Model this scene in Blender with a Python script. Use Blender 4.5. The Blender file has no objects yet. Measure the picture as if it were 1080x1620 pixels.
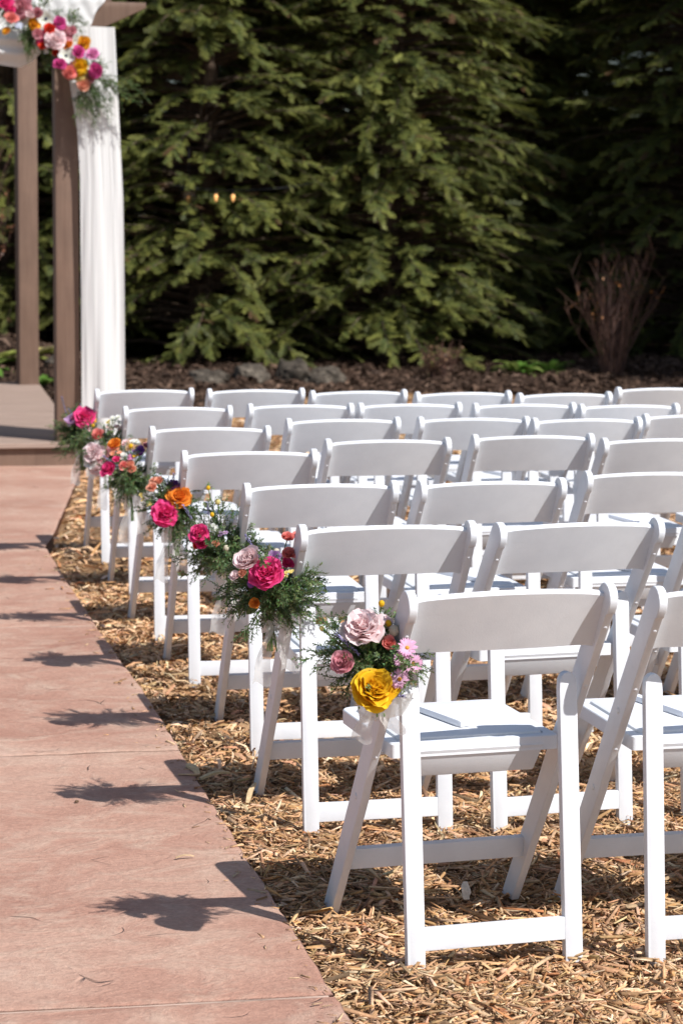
import bpy, bmesh, math, random
import numpy as np
from mathutils import Vector, Matrix

# ------------------------------------------------------------------ camera, sky, sun, exposure
S = bpy.context.scene
COL = S.collection
R = math.radians

CAM_FW = Vector((0.24076, 0.96370, -0.11483)).normalized()
CAM_RT = Vector((0.97027, -0.24202, 0.00727))
cd = bpy.data.cameras.new('camera')
cam = bpy.data.objects.new('camera', cd)
COL.objects.link(cam)
S.camera = cam
_b = -CAM_FW
_r = (CAM_RT - _b * CAM_RT.dot(_b)).normalized()
_u = _b.cross(_r)
cam.matrix_world = Matrix(((_r.x, _u.x, _b.x, 0.0), (_r.y, _u.y, _b.y, 0.0), (_r.z, _u.z, _b.z, 1.4821), (0, 0, 0, 1)))
cd.sensor_fit = 'VERTICAL'
cd.sensor_height = 36.0
cd.sensor_width = 24.0
cd.lens = 85.0
cd.clip_start = 0.1
cd.clip_end = 600.0
cd.dof.use_dof = True
cd.dof.focus_distance = 5.35
cd.dof.aperture_fstop = 8.0

SUN_TO = Vector((0.545, -0.74, 1.0)).normalized()      # towards the sun
w = bpy.data.worlds.new('World')
S.world = w
w.use_nodes = True
nt = w.node_tree
sky = nt.nodes.new('ShaderNodeTexSky')
sky.sky_type = 'NISHITA'
sky.sun_disc = False
sky.sun_elevation = math.asin(SUN_TO.z)
sky.sun_rotation = math.atan2(SUN_TO.x, SUN_TO.y)
nt.links.new(sky.outputs[0], nt.nodes['Background'].inputs[0])
nt.nodes['Background'].inputs[1].default_value = 0.088

sl = bpy.data.lights.new('sun', 'SUN')
sl.energy = 4.6
sl.angle = R(0.55)
sl.color = (1.0, 0.985, 0.965)
sun = bpy.data.objects.new('sun', sl)
COL.objects.link(sun)
sun.rotation_euler = SUN_TO.to_track_quat('Z', 'Y').to_euler()
sun.location = SUN_TO * 30

S.view_settings.view_transform = 'Standard'
S.view_settings.look = 'None'
S.view_settings.gamma = 1.0
S.view_settings.exposure = 0.42
S.cycles.max_bounces = 8
S.cycles.transparent_max_bounces = 8

rng = np.random.RandomState(7)
random.seed(7)

# ------------------------------------------------------------------ helpers
def tag(o, label=None, cat=None, group=None, kind=None):
    if label: o['label'] = label
    if cat: o['category'] = cat
    if group: o['group'] = group
    if kind: o['kind'] = kind
    return o

def empty(name, loc=(0, 0, 0), rz=0.0):
    o = bpy.data.objects.new(name, None)
    o.empty_display_size = 0.1
    o.location = loc
    o.rotation_euler = (0, 0, rz)
    COL.objects.link(o)
    return o

def link_mesh(name, me, mat=None, parent=None, loc=None):
    o = bpy.data.objects.new(name, me)
    COL.objects.link(o)
    if mat and not me.materials: me.materials.append(mat)
    if parent: o.parent = parent
    if loc is not None: o.location = loc
    return o

def np_mesh(name, V, F, cols=None, smooth=False, mat_idx=None):
    """V (n,3) array, F list of equal-width index arrays or one array, cols (n,3) per vertex."""
    if not isinstance(F, (list, tuple)): F = [F]
    F = [np.asarray(f, dtype=np.int32) for f in F if len(f)]
    me = bpy.data.meshes.new(name)
    V = np.ascontiguousarray(V, dtype=np.float32)
    me.vertices.add(len(V))
    me.vertices.foreach_set('co', V.ravel())
    tot = sum(f.size for f in F)
    me.loops.add(tot)
    me.loops.foreach_set('vertex_index', np.concatenate([f.ravel() for f in F]))
    npoly = sum(len(f) for f in F)
    me.polygons.add(npoly)
    sizes = np.concatenate([np.full(len(f), f.shape[1], dtype=np.int32) for f in F])
    starts = np.concatenate([[0], np.cumsum(sizes)[:-1]]).astype(np.int32)
    me.polygons.foreach_set('loop_start', starts)
    if smooth: me.polygons.foreach_set('use_smooth', np.ones(npoly, dtype=bool))
    me.update(calc_edges=True)
    if cols is not None:
        ca = me.color_attributes.new('Col', 'FLOAT_COLOR', 'POINT')
        c4 = np.ones((len(V), 4), dtype=np.float32)
        c4[:, :3] = cols
        ca.data.foreach_set('color', c4.ravel())
    me.validate()
    return me

class MB:
    """Collects geometry (with optional vertex colour) for one mesh."""
    def __init__(self):
        self.v = []; self.f = []; self.c = []; self.n = 0
    def add(self, V, F, col=(1, 1, 1)):
        V = np.asarray(V, dtype=float).reshape(-1, 3)
        self.v.append(V)
        for f in F: self.f.append([i + self.n for i in f])
        c = np.asarray(col, dtype=float)
        self.c.append(np.broadcast_to(c, (len(V), 3)) if c.ndim == 1 else c)
        self.n += len(V)
    def tube(self, pts, rad, n=6, col=(1, 1, 1), cap=True):
        pts = [Vector(p) for p in pts]
        if not hasattr(rad, '__len__'): rad = [rad] * len(pts)
        V = []; F = []
        up = None
        for i, p in enumerate(pts):
            t = (pts[min(i + 1, len(pts) - 1)] - pts[max(i - 1, 0)]).normalized()
            if up is None:
                up = Vector((0, 0, 1)) if abs(t.z) < 0.9 else Vector((1, 0, 0))
            a = t.cross(up).normalized(); b = a.cross(t).normalized(); up = b
            for k in range(n):
                th = 2 * math.pi * k / n
                V.append(p + (a * math.cos(th) + b * math.sin(th)) * rad[i])
        for i in range(len(pts) - 1):
            for k in range(n):
                F.append((i * n + k, i * n + (k + 1) % n, (i + 1) * n + (k + 1) % n, (i + 1) * n + k))
        if cap:
            F.append(tuple(range(n))[::-1]); F.append(tuple(range((len(pts) - 1) * n, len(pts) * n)))
        self.add([tuple(q) for q in V], F, col)
    def box(self, c, s, rot=None, col=(1, 1, 1)):
        V = []
        for dx in (-.5, .5):
            for dy in (-.5, .5):
                for dz in (-.5, .5):
                    q = Vector((dx * s[0], dy * s[1], dz * s[2]))
                    if rot is not None: q = rot @ q
                    V.append(tuple(q + Vector(c)))
        F = [(0, 1, 3, 2), (4, 6, 7, 5), (0, 4, 5, 1), (2, 3, 7, 6), (0, 2, 6, 4), (1, 5, 7, 3)]
        self.add(V, F, col)
    def mesh(self, name, smooth=False, bevel=0.0, segs=2, colors=False, angle=40):
        V = np.concatenate(self.v) if self.v else np.zeros((0, 3))
        me = bpy.data.meshes.new(name)
        me.from_pydata(V.tolist(), [], self.f)
        if colors:
            ca = me.color_attributes.new('Col', 'FLOAT_COLOR', 'POINT')
            c4 = np.ones((len(V), 4), dtype=np.float32); c4[:, :3] = np.concatenate(self.c)
            ca.data.foreach_set('color', c4.ravel())
        if bevel > 0:
            bm = bmesh.new(); bm.from_mesh(me)
            bmesh.ops.recalc_face_normals(bm, faces=bm.faces)
            ed = [e for e in bm.edges if len(e.link_faces) == 2 and e.calc_face_angle(0) > R(angle)]
            bmesh.ops.bevel(bm, geom=ed, offset=bevel, segments=segs, affect='EDGES', profile=0.6, clamp_overlap=True)
            bm.to_mesh(me); bm.free()
        if smooth or bevel > 0:
            me.polygons.foreach_set('use_smooth', np.ones(len(me.polygons), dtype=bool))
            me.set_sharp_from_angle(angle=R(35))
        return me
    def build(self, name, mat, parent=None, **kw):
        return link_mesh(name, self.mesh(name, **kw), mat, parent)

def extrude_poly(mb, poly, x0, x1, axes='yz', col=(1, 1, 1)):
    """Polygon in a plane, extruded along the remaining axis from x0 to x1."""
    n = len(poly); V = []
    for x in (x0, x1):
        for (a, b) in poly:
            V.append({'yz': (x, a, b), 'xz': (a, x, b), 'xy': (a, b, x)}[axes])
    F = [tuple(range(n))[::-1], tuple(range(n, 2 * n))]
    for i in range(n):
        j = (i + 1) % n
        F.append((i, j, n + j, n + i))
    mb.add(V, F, col)

# numpy value noise (2-D), smooth, range about -1..1
_tab = rng.rand(256, 256) * 2 - 1
def vnoise(x, y):
    xi = np.floor(x).astype(int); yi = np.floor(y).astype(int)
    fx = x - xi; fy = y - yi
    fx = fx * fx * (3 - 2 * fx); fy = fy * fy * (3 - 2 * fy)
    a = _tab[xi & 255, yi & 255]; b = _tab[(xi + 1) & 255, yi & 255]
    c = _tab[xi & 255, (yi + 1) & 255]; d_ = _tab[(xi + 1) & 255, (yi + 1) & 255]
    return (a * (1 - fx) + b * fx) * (1 - fy) + (c * (1 - fx) + d_ * fx) * fy
def fbm(x, y, o=4):
    s = 0; a = 1; t = 0
    for i in range(o):
        s = s + a * vnoise(x * 2 ** i + 17 * i, y * 2 ** i - 9 * i); t += a; a *= .5
    return s / t

# ------------------------------------------------------------------ materials
def mat(name, rough=0.6, spec=0.5):
    m = bpy.data.materials.new(name); m.use_nodes = True
    b = m.node_tree.nodes['Principled BSDF']
    b.inputs['Roughness'].default_value = rough
    b.inputs['Specular IOR Level'].default_value = spec
    return m, m.node_tree, b
def nd(t, typ, **kw):
    n = t.nodes.new(typ)
    for k, v in kw.items(): setattr(n, k, v)
    return n
def ramp(t, stops, interp='LINEAR'):
    n = t.nodes.new('ShaderNodeValToRGB'); e = n.color_ramp.elements
    n.color_ramp.interpolation = interp
    while len(e) < len(stops): e.new(0.5)
    for q, (p, c) in zip(e, stops):
        q.position = p; q.color = (*c, 1) if len(c) == 3 else c
    return n
def noise(t, scale, detail=4, rough=0.55, vec=None, dist=0.0):
    n = t.nodes.new('ShaderNodeTexNoise'); n.inputs['Scale'].default_value = scale
    n.inputs['Detail'].default_value = detail; n.inputs['Roughness'].default_value = rough
    n.inputs['Distortion'].default_value = dist
    if vec is not None: t.links.new(vec, n.inputs['Vector'])
    return n
def bump(t, b, h, strength=0.3, dist=0.01):
    n = t.nodes.new('ShaderNodeBump'); n.inputs['Strength'].default_value = strength
    n.inputs['Distance'].default_value = dist
    t.links.new(h, n.inputs['Height']); t.links.new(n.outputs[0], b.inputs['Normal'])
    return n
def coords(t, scale=None):
    tc = t.nodes.new('ShaderNodeTexCoord')
    if scale is None: return tc.outputs['Object']
    mp = t.nodes.new('ShaderNodeMapping'); mp.inputs['Scale'].default_value = scale
    t.links.new(tc.outputs['Object'], mp.inputs['Vector']); return mp.outputs[0]
def mixc(t, a, b, fac, mode='MIX'):
    n = t.nodes.new('ShaderNodeMix'); n.data_type = 'RGBA'; n.blend_type = mode
    for s, v in ((n.inputs[0], fac), (n.inputs[6], a), (n.inputs[7], b)):
        if hasattr(v, 'is_output') or hasattr(v, 'links'): t.links.new(v, s)
        elif hasattr(v, '__len__'): s.default_value = (*v, 1)
        else: s.default_value = v
    return n.outputs[2]

def m_resin():
    m, t, b = mat('white_resin', 0.38, 0.4)
    c = coords(t)
    n1 = noise(t, 9, 5, .6, c); n2 = noise(t, 260, 3, .6, c)
    r1 = ramp(t, [(0.3, (.66, .67, .695)), (0.62, (.735, .745, .765))])
    t.links.new(n1.outputs[0], r1.inputs[0]); t.links.new(r1.outputs[0], b.inputs['Base Color'])
    rr = nd(t, 'ShaderNodeMapRange'); rr.inputs[3].default_value = .3; rr.inputs[4].default_value = .55
    t.links.new(n1.outputs[0], rr.inputs[0]); t.links.new(rr.outputs[0], b.inputs['Roughness'])
    # faint scuffs and handling marks
    sc = noise(t, 3.2, 6, .75, coords(t, (6, 6, 40)), 1.2); rs = ramp(t, [(.60, (0, 0, 0)), (.72, (1, 1, 1))]); t.links.new(sc.outputs[0], rs.inputs[0])
    fs = nd(t, 'ShaderNodeMath', operation='MULTIPLY'); fs.inputs[1].default_value = .22; t.links.new(rs.outputs[0], fs.inputs[0])
    t.links.new(mixc(t, r1.outputs[0], (.42, .40, .37), fs.outputs[0]), b.inputs['Base Color'])
    bump(t, b, n2.outputs[0], .12, .002)
    return m
def m_pad():
    m, t, b = mat('white_vinyl', 0.5, 0.35)
    c = coords(t); n1 = noise(t, 6, 4, .6, c); n2 = noise(t, 420, 2, .5, c)
    r1 = ramp(t, [(0.3, (.70, .705, .72)), (0.7, (.77, .77, .775))])
    t.links.new(n1.outputs[0], r1.inputs[0]); t.links.new(r1.outputs[0], b.inputs['Base Color'])
    bump(t, b, n2.outputs[0], .15, .002)
    return m
def m_flat(name, col, rough=.6, var=.12, scale=14, metallic=0.0):
    m, t, b = mat(name, rough, .4)
    c = coords(t); n1 = noise(t, scale, 4, .6, c)
    lo = tuple(max(0, x * (1 - var)) for x in col); hi = tuple(min(1, x * (1 + var)) for x in col)
    r1 = ramp(t, [(.3, lo), (.7, hi)])
    t.links.new(n1.outputs[0], r1.inputs[0]); t.links.new(r1.outputs[0], b.inputs['Base Color'])
    b.inputs['Metallic'].default_value = metallic
    return m
def m_attr(name, rough=.6, trans=0.0, var=0.0, scale=40, bumps=0.0, spec=.3):
    """Colour from the piece's own vertex colour; optional thin-leaf translucency."""
    m, t, b = mat(name, rough, spec)
    a = nd(t, 'ShaderNodeVertexColor', layer_name='Col')
    out = a.outputs[0]
    if var:
        n1 = noise(t, scale, 3, .6, coords(t))
        r1 = ramp(t, [(.25, (1 - var,) * 3), (.75, (1 + var,) * 3)])
        t.links.new(n1.outputs[0], r1.inputs[0])
        out = mixc(t, out, r1.outputs[0], 1.0, 'MULTIPLY')
        if bumps: bump(t, b, n1.outputs[0], bumps, .004)
    t.links.new(out, b.inputs['Base Color'])
    if trans:
        tr = nd(t, 'ShaderNodeBsdfTranslucent'); t.links.new(out, tr.inputs[0])
        mx = nd(t, 'ShaderNodeMixShader'); mx.inputs[0].default_value = trans
        t.links.new(b.outputs[0], mx.inputs[1]); t.links.new(tr.outputs[0], mx.inputs[2])
        t.links.new(mx.outputs[0], t.nodes['Material Output'].inputs[0])
    return m
def m_concrete():
    m, t, b = mat('stamped_concrete', .72, .3)
    c = coords(t); cs = coords(t, (1.0, 1.35, 1.0))
    big = noise(t, 1.3, 6, .62, cs, .6); med = noise(t, 5.5, 6, .68, cs, .8); fine = noise(t, 85, 5, .78, c)
    r1 = ramp(t, [(.30, (.350, .178, .126)), (.47, (.432, .244, .178)), (.60, (.482, .298, .222)), (.75, (.538, .380, .298))])
    t.links.new(big.outputs[0], r1.inputs[0])
    r2 = ramp(t, [(.47, (0, 0, 0)), (.66, (1, 1, 1))]); t.links.new(med.outputs[0], r2.inputs[0])
    f2 = nd(t, 'ShaderNodeMath', operation='MULTIPLY'); f2.inputs[1].default_value = .5
    t.links.new(r2.outputs[0], f2.inputs[0])
    c1 = mixc(t, r1.outputs[0], (.545, .410, .315), f2.outputs[0])
    r3 = ramp(t, [(.28, (.66, .64, .63)), (.68, (1.18, 1.18, 1.18))]); t.links.new(fine.outputs[0], r3.inputs[0])
    c2 = mixc(t, c1, r3.outputs[0], .8, 'MULTIPLY')
    # hairline slate creases: broken, warped cell edges
    warp = noise(t, 2.2, 3, .55, c)
    wv = nd(t, 'ShaderNodeVectorMath', operation='MULTIPLY_ADD'); wv.inputs[1].default_value = (.55, .55, 0)
    t.links.new(warp.outputs[1], wv.inputs[0]); t.links.new(c, wv.inputs[2])
    vo = nd(t, 'ShaderNodeTexVoronoi', feature='DISTANCE_TO_EDGE'); vo.inputs['Scale'].default_value = 4.2
    t.links.new(wv.outputs[0], vo.inputs['Vector'])
    rl = ramp(t, [(0.0, (1, 1, 1)), (.007, (.7, .7, .7)), (.014, (0, 0, 0))]); t.links.new(vo.outputs['Distance'], rl.inputs[0])
    brk = noise(t, 5.5, 2, .5, c); rb = ramp(t, [(.615, (0, 0, 0)), (.70, (1, 1, 1))]); t.links.new(brk.outputs[0], rb.inputs[0])
    ln = nd(t, 'ShaderNodeMath', operation='MULTIPLY'); t.links.new(rl.outputs[0], ln.inputs[0]); t.links.new(rb.outputs[0], ln.inputs[1])
    lf = nd(t, 'ShaderNodeMath', operation='MULTIPLY'); lf.inputs[1].default_value = .24; t.links.new(ln.outputs[0], lf.inputs[0])
    c3 = mixc(t, c2, (.10, .06, .05), lf.outputs[0])
    t.links.new(c3, b.inputs['Base Color'])
    h1 = nd(t, 'ShaderNodeMath', operation='MULTIPLY_ADD'); h1.inputs[1].default_value = .35
    t.links.new(fine.outputs[0], h1.inputs[0]); t.links.new(med.outputs[0], h1.inputs[2])
    h2 = nd(t, 'ShaderNodeMath', operation='SUBTRACT'); t.links.new(h1.outputs[0], h2.inputs[0]); t.links.new(ln.outputs[0], h2.inputs[1])
    bump(t, b, h2.outputs[0], .9, .011)
    return m
def m_ground(name, stops, scale, bs=.8):
    m, t, b = mat(name, .9, .1)
    c = coords(t); n1 = noise(t, scale, 6, .75, c, .5)
    r1 = ramp(t, stops); t.links.new(n1.outputs[0], r1.inputs[0]); t.links.new(r1.outputs[0], b.inputs['Base Color'])
    bump(t, b, n1.outputs[0], bs, .02)
    return m
def m_wood_paint():
    m, t, b = mat('brown_painted_wood', .62, .3)
    c = coords(t, (22, 22, 1.6)); n1 = noise(t, 1.5, 5, .6, c, .3); n2 = noise(t, 3, 4, .6, coords(t))
    r1 = ramp(t, [(.25, (.135, .082, .058)), (.7, (.185, .118, .085))])
    t.links.new(n1.outputs[0], r1.inputs[0])
    r2 = ramp(t, [(.3, (.88, .88, .88)), (.7, (1.1, 1.08, 1.06))]); t.links.new(n2.outputs[0], r2.inputs[0])
    t.links.new(mixc(t, r1.outputs[0], r2.outputs[0], 1.0, 'MULTIPLY'), b.inputs['Base Color'])
    bump(t, b, n1.outputs[0], .35, .003)
    return m
def m_deck():
    m, t, b = mat('weathered_deck_paint', .7, .25)
    c = coords(t, (1.5, 18, 18)); n1 = noise(t, 1.6, 5, .65, c, .3)
    r1 = ramp(t, [(.28, (.25, .175, .135)), (.72, (.36, .265, .215))])
    t.links.new(n1.outputs[0], r1.inputs[0]); t.links.new(r1.outputs[0], b.inputs['Base Color'])
    bump(t, b, n1.outputs[0], .35, .003)
    return m
def m_cloth(name, alpha, col=(.80, .79, .77)):
    m, t, b = mat(name, .8, .1)
    b.inputs['Base Color'].default_value = (*col, 1)
    tr = nd(t, 'ShaderNodeBsdfTranslucent'); tr.inputs[0].default_value = (*col, 1)
    mx = nd(t, 'ShaderNodeMixShader'); mx.inputs[0].default_value = .26
    t.links.new(b.outputs[0], mx.inputs[1]); t.links.new(tr.outputs[0], mx.inputs[2])
    n1 = noise(t, 500, 2, .5, coords(t)); bump(t, b, n1.outputs[0], .2, .001)
    out = mx.outputs[0]
    if alpha < 1:
        tp = nd(t, 'ShaderNodeBsdfTransparent'); m2 = nd(t, 'ShaderNodeMixShader'); m2.inputs[0].default_value = alpha
        t.links.new(tp.outputs[0], m2.inputs[1]); t.links.new(out, m2.inputs[2]); out = m2.outputs[0]
    t.links.new(out, t.nodes['Material Output'].inputs[0])
    return m
def m_rock():
    m, t, b = mat('lichened_rock', .9, .15)
    c = coords(t); n1 = noise(t, 7, 7, .7, c, .4); n2 = noise(t, 28, 5, .7, c)
    r1 = ramp(t, [(.32, (.03, .025, .020)), (.52, (.088, .072, .056)), (.72, (.22, .185, .145))])
    t.links.new(n1.outputs[0], r1.inputs[0])
    r2 = ramp(t, [(.3, (.7, .7, .7)), (.7, (1.2, 1.2, 1.2))]); t.links.new(n2.outputs[0], r2.inputs[0])
    t.links.new(mixc(t, r1.outputs[0], r2.outputs[0], 1.0, 'MULTIPLY'), b.inputs['Base Color'])
    bump(t, b, n2.outputs[0], .8, .02)
    return m
def m_bark():
    m, t, b = mat('cedar_bark', .9, .15)
    c = coords(t, (14, 14, 2)); n1 = noise(t, 2, 5, .65, c, .4)
    r1 = ramp(t, [(.3, (.045, .032, .024)), (.7, (.15, .105, .075))])
    t.links.new(n1.outputs[0], r1.inputs[0]); t.links.new(r1.outputs[0], b.inputs['Base Color'])
    bump(t, b, n1.outputs[0], .8, .01)
    return m
def m_emit(name, col, s):
    m = bpy.data.materials.new(name); m.use_nodes = True; t = m.node_tree
    b = t.nodes['Principled BSDF']; b.inputs['Base Color'].default_value = (*col, 1)
    b.inputs['Emission Color'].default_value = (*col, 1); b.inputs['Emission Strength'].default_value = s
    return m
def m_glass():
    m, t, b = mat('lantern_glass', .12, .5)
    b.inputs['Base Color'].default_value = (.8, .7, .55, 1)
    tp = nd(t, 'ShaderNodeBsdfTransparent'); tp.inputs[0].default_value = (.8, .68, .5, 1)
    mx = nd(t, 'ShaderNodeMixShader'); mx.inputs[0].default_value = .18
    t.links.new(tp.outputs[0], mx.inputs[1]); t.links.new(b.outputs[0], mx.inputs[2])
    t.links.new(mx.outputs[0], t.nodes['Material Output'].inputs[0])
    return m

M = dict(resin=m_resin(), pad=m_pad(), concrete=m_concrete(), paint=m_wood_paint(), deck=m_deck(), rock=m_rock(), bark=m_bark(),
         joint=m_flat('joint_mortar', (.42, .30, .235), .9, .4, 6),
         bolt=m_flat('resin_bolt', (.70, .70, .71), .35, .05), gap=m_flat('dark_gap', (.05, .05, .06), .8),
         chip=m_attr('wood_chip', .85, 0, .28, 90, .35, .15), bedchip=m_attr('bark_mulch', .9, 0, .3, 60, .3, .1),
         petal=m_attr('flower_petal', .6, .40, .10, 60, 0, .25), leaf=m_attr('leaf', .5, .30, .12, 30, 0, .35),
         needle=m_attr('cedar_foliage', .55, .30, .0, 10, 0, .3), twig=m_attr('twig_bark', .85, 0, .2, 30, 0, .15),
         drape=m_cloth('sheer_white_drape', .96), ribbon=m_cloth('sheer_ribbon', .55, (.82, .79, .75)),
         paper=m_flat('white_fan_paper', (.78, .79, .83), .6, .04), stem=m_flat('green_stem', (.10, .17, .05), .6, .2),
         black=m_flat('black_metal', (.012, .012, .013), .45, .2), bulb=m_emit('warm_bulb', (1.0, .50, .17), .45), glass=m_glass(),
         chipbase=m_ground('chip_bed_base', [(.3, (.12, .068, .035)), (.55, (.30, .18, .095)), (.75, (.42, .27, .15))], 45),
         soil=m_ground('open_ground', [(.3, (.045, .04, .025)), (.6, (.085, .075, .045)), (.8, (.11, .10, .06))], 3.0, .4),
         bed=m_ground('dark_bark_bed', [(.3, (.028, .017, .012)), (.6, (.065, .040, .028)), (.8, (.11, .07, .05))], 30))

# ------------------------------------------------------------------ placement data (metres)
LONE = [
 (1.545, 5.02, .030, .042, .019, .005, 1.45, -.95, (.62, .55, .46), 'pale wood chip standing on edge under the nearest aisle chair'),
 (1.275, 6.05, .028, .085, .013, .005, 1.05, -.45, (.58, .42, .24), 'long pale sliver sticking up beside the second aisle chair leg'),
 (1.84, 5.66, .030, .075, .020, .005, 1.35, -.75, (.50, .33, .17), 'curved upright chip between the two nearest rows of chairs'),
 (1.90, 4.36, .026, .085, .020, .006, .05, .05, (.62, .44, .22), 'thick tan chip lying against the right chair rear leg'),
 (1.175, 6.35, .030, .06, .026, .006, 1.9, -.3, (.55, .42, .25), 'broad pale chip at the path edge beside the joint'),
 (1.22, 6.26, .030, .09, .018, .006, .3, -.08, (.56, .42, .24), 'wide flat chip by the path edge below the pale chip'),
 (.985, 5.42, .036, .045, .006, .003, .1, 0, (.50, .36, .22), 'thin splinter lying on the red path between two bouquet shadows'),
 (.815, 6.02, .036, .012, .008, .004, .5, 0, (.13, .08, .05), 'tiny dark chip alone on the red path'),
]
TREES = [
 (0, 4.7, 24.75, 0.3, 1.0, 'big sunlit cedar left of centre, behind the lantern'),
 (1, 6.65, 24.6, 2.0, 1.02, 'big sunlit cedar at centre, its boughs edging the dark gap'),
 (1, 2.75, 25.6, 4.1, .95, 'cedar directly behind the white drape and gazebo posts'),
 (0, 8.75, 27.4, 1.2, 1.0, 'shaded dark cedar right of centre, behind the twiggy shrub'),
 (1, 10.45, 25.6, 5.2, 1.05, 'cedar at the right edge with a few sunlit tips high up'),
 (0, .6, 26.6, 3.0, 1.0, 'cedar at the left edge behind the gazebo'),
 (1, 3.7, 28.4, 1.0, 1.1, 'second-row cedar between the drape and the sunlit cedar'),
 (0, 5.75, 28.2, 2.2, 1.12, 'second-row cedar in the gap between the two sunlit cedars'),
 (1, 7.7, 29.3, 3.5, 1.1, 'second-row cedar deep in the dark gap'),
 (0, 9.8, 29.4, 4.4, 1.1, 'second-row cedar behind the shaded right side'),
 (1, 11.9, 28.4, .4, 1.1, 'second-row cedar beyond the right edge'),
 (0, 1.5, 29.0, 5.0, 1.1, 'second-row cedar behind the left gazebo post'),
 (1, -1.2, 28.0, 2.7, 1.1, 'second-row cedar far left'),
 (0, 2.4, 31.4, 1.3, 1.2, 'third-row cedar far behind the drape'),
 (1, 4.6, 31.2, .2, 1.2, 'third-row cedar far behind the left sunlit cedar'),
 (0, 6.7, 31.5, 2.9, 1.2, 'third-row cedar far behind the centre cedar'),
 (1, 8.8, 31.8, 4.0, 1.25, 'third-row cedar deep behind the dark gap'),
 (0, 10.9, 31.9, 5.5, 1.25, 'third-row cedar deep behind the right side'),
 (1, 13.0, 31.0, 1.7, 1.2, 'third-row cedar past the right edge'),
 (0, 11.9, 19.6, 1.9, 1.12, 'unseen cedar added right of the seating to shade the bed'),  # this cedar and the next are added out of view to cast shade
 (1, 12.9, 21.6, 3.3, 1.15, 'second unseen cedar added farther right to shade the bed'),
]
SHRUBS = [
 ('twiggy_shrub', 8.30, 22.35, 3, 75, 1.3, .55, .14, 'bare reddish brown twiggy shrub with a few orange leaves at right', dict(cols=((.12, .066, .05), (.17, .092, .066), (.08, .048, .04)), leafcol=(.36, .15, .045))),
 ('bronze_shrub', 2.10, 23.4, 8, 150, 2.1, .55, .95, 'bronze brown leafy shrub behind the left gazebo post', dict(leafcol=(.20, .085, .045), lo=.1)),
 ('dry_shrub', 6.55, 22.4, 14, 26, .26, .16, .5, 'low dry brown tuft at the foot of the centre cedar', dict(leafcol=(.24, .14, .08), lo=.0)),
]
PLANTS = [
 (7.42, 22.6, 1, 26, .30, 'bright green leafy clump in the bed, left one of the pair'),
 (7.78, 22.7, 2, 20, .26, 'smaller dark green clump in the bed, right one of the pair'),
 (2.62, 22.3, 3, 22, .34, 'pale yellow-green plant between the two gazebo posts', dict(cols=((.42, .36, .14), (.30, .33, .08), (.50, .42, .22)))),
 (2.60, 21.4, 4, 16, .26, 'small green plant low between the two gazebo posts'),
 (2.22, 22.2, 5, 18, .30, 'green leafy plant left of the left gazebo post'),
 (2.20, 21.3, 6, 12, .18, 'tiny pale green plant at the far edge of the deck', dict(cols=((.25, .30, .08), (.35, .36, .12)))),
]
ROCKS = [
 (4.22, 21.9, (.2, .18, .10), 2, 'dark low rock, leftmost of the bed rocks'),
 (4.66, 22.15, (.19, .18, .14), 5, 'largest pale grey rock in the bed, left group'),
 (5.12, 22.35, (.17, .2, .19), 7, 'brownish rock in the middle of the bed rocks'),
 (5.45, 22.4, (.16, .15, .14), 11, 'grey rounded rock at the right end of the bed rocks'),
 (5.30, 22.15, (.13, .11, .10), 13, 'small rock wedged before the right bed rocks'),
 (2.80, 21.9, (.10, .09, .08), 17, 'small stone in the bed beside the white drape'),
]

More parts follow.
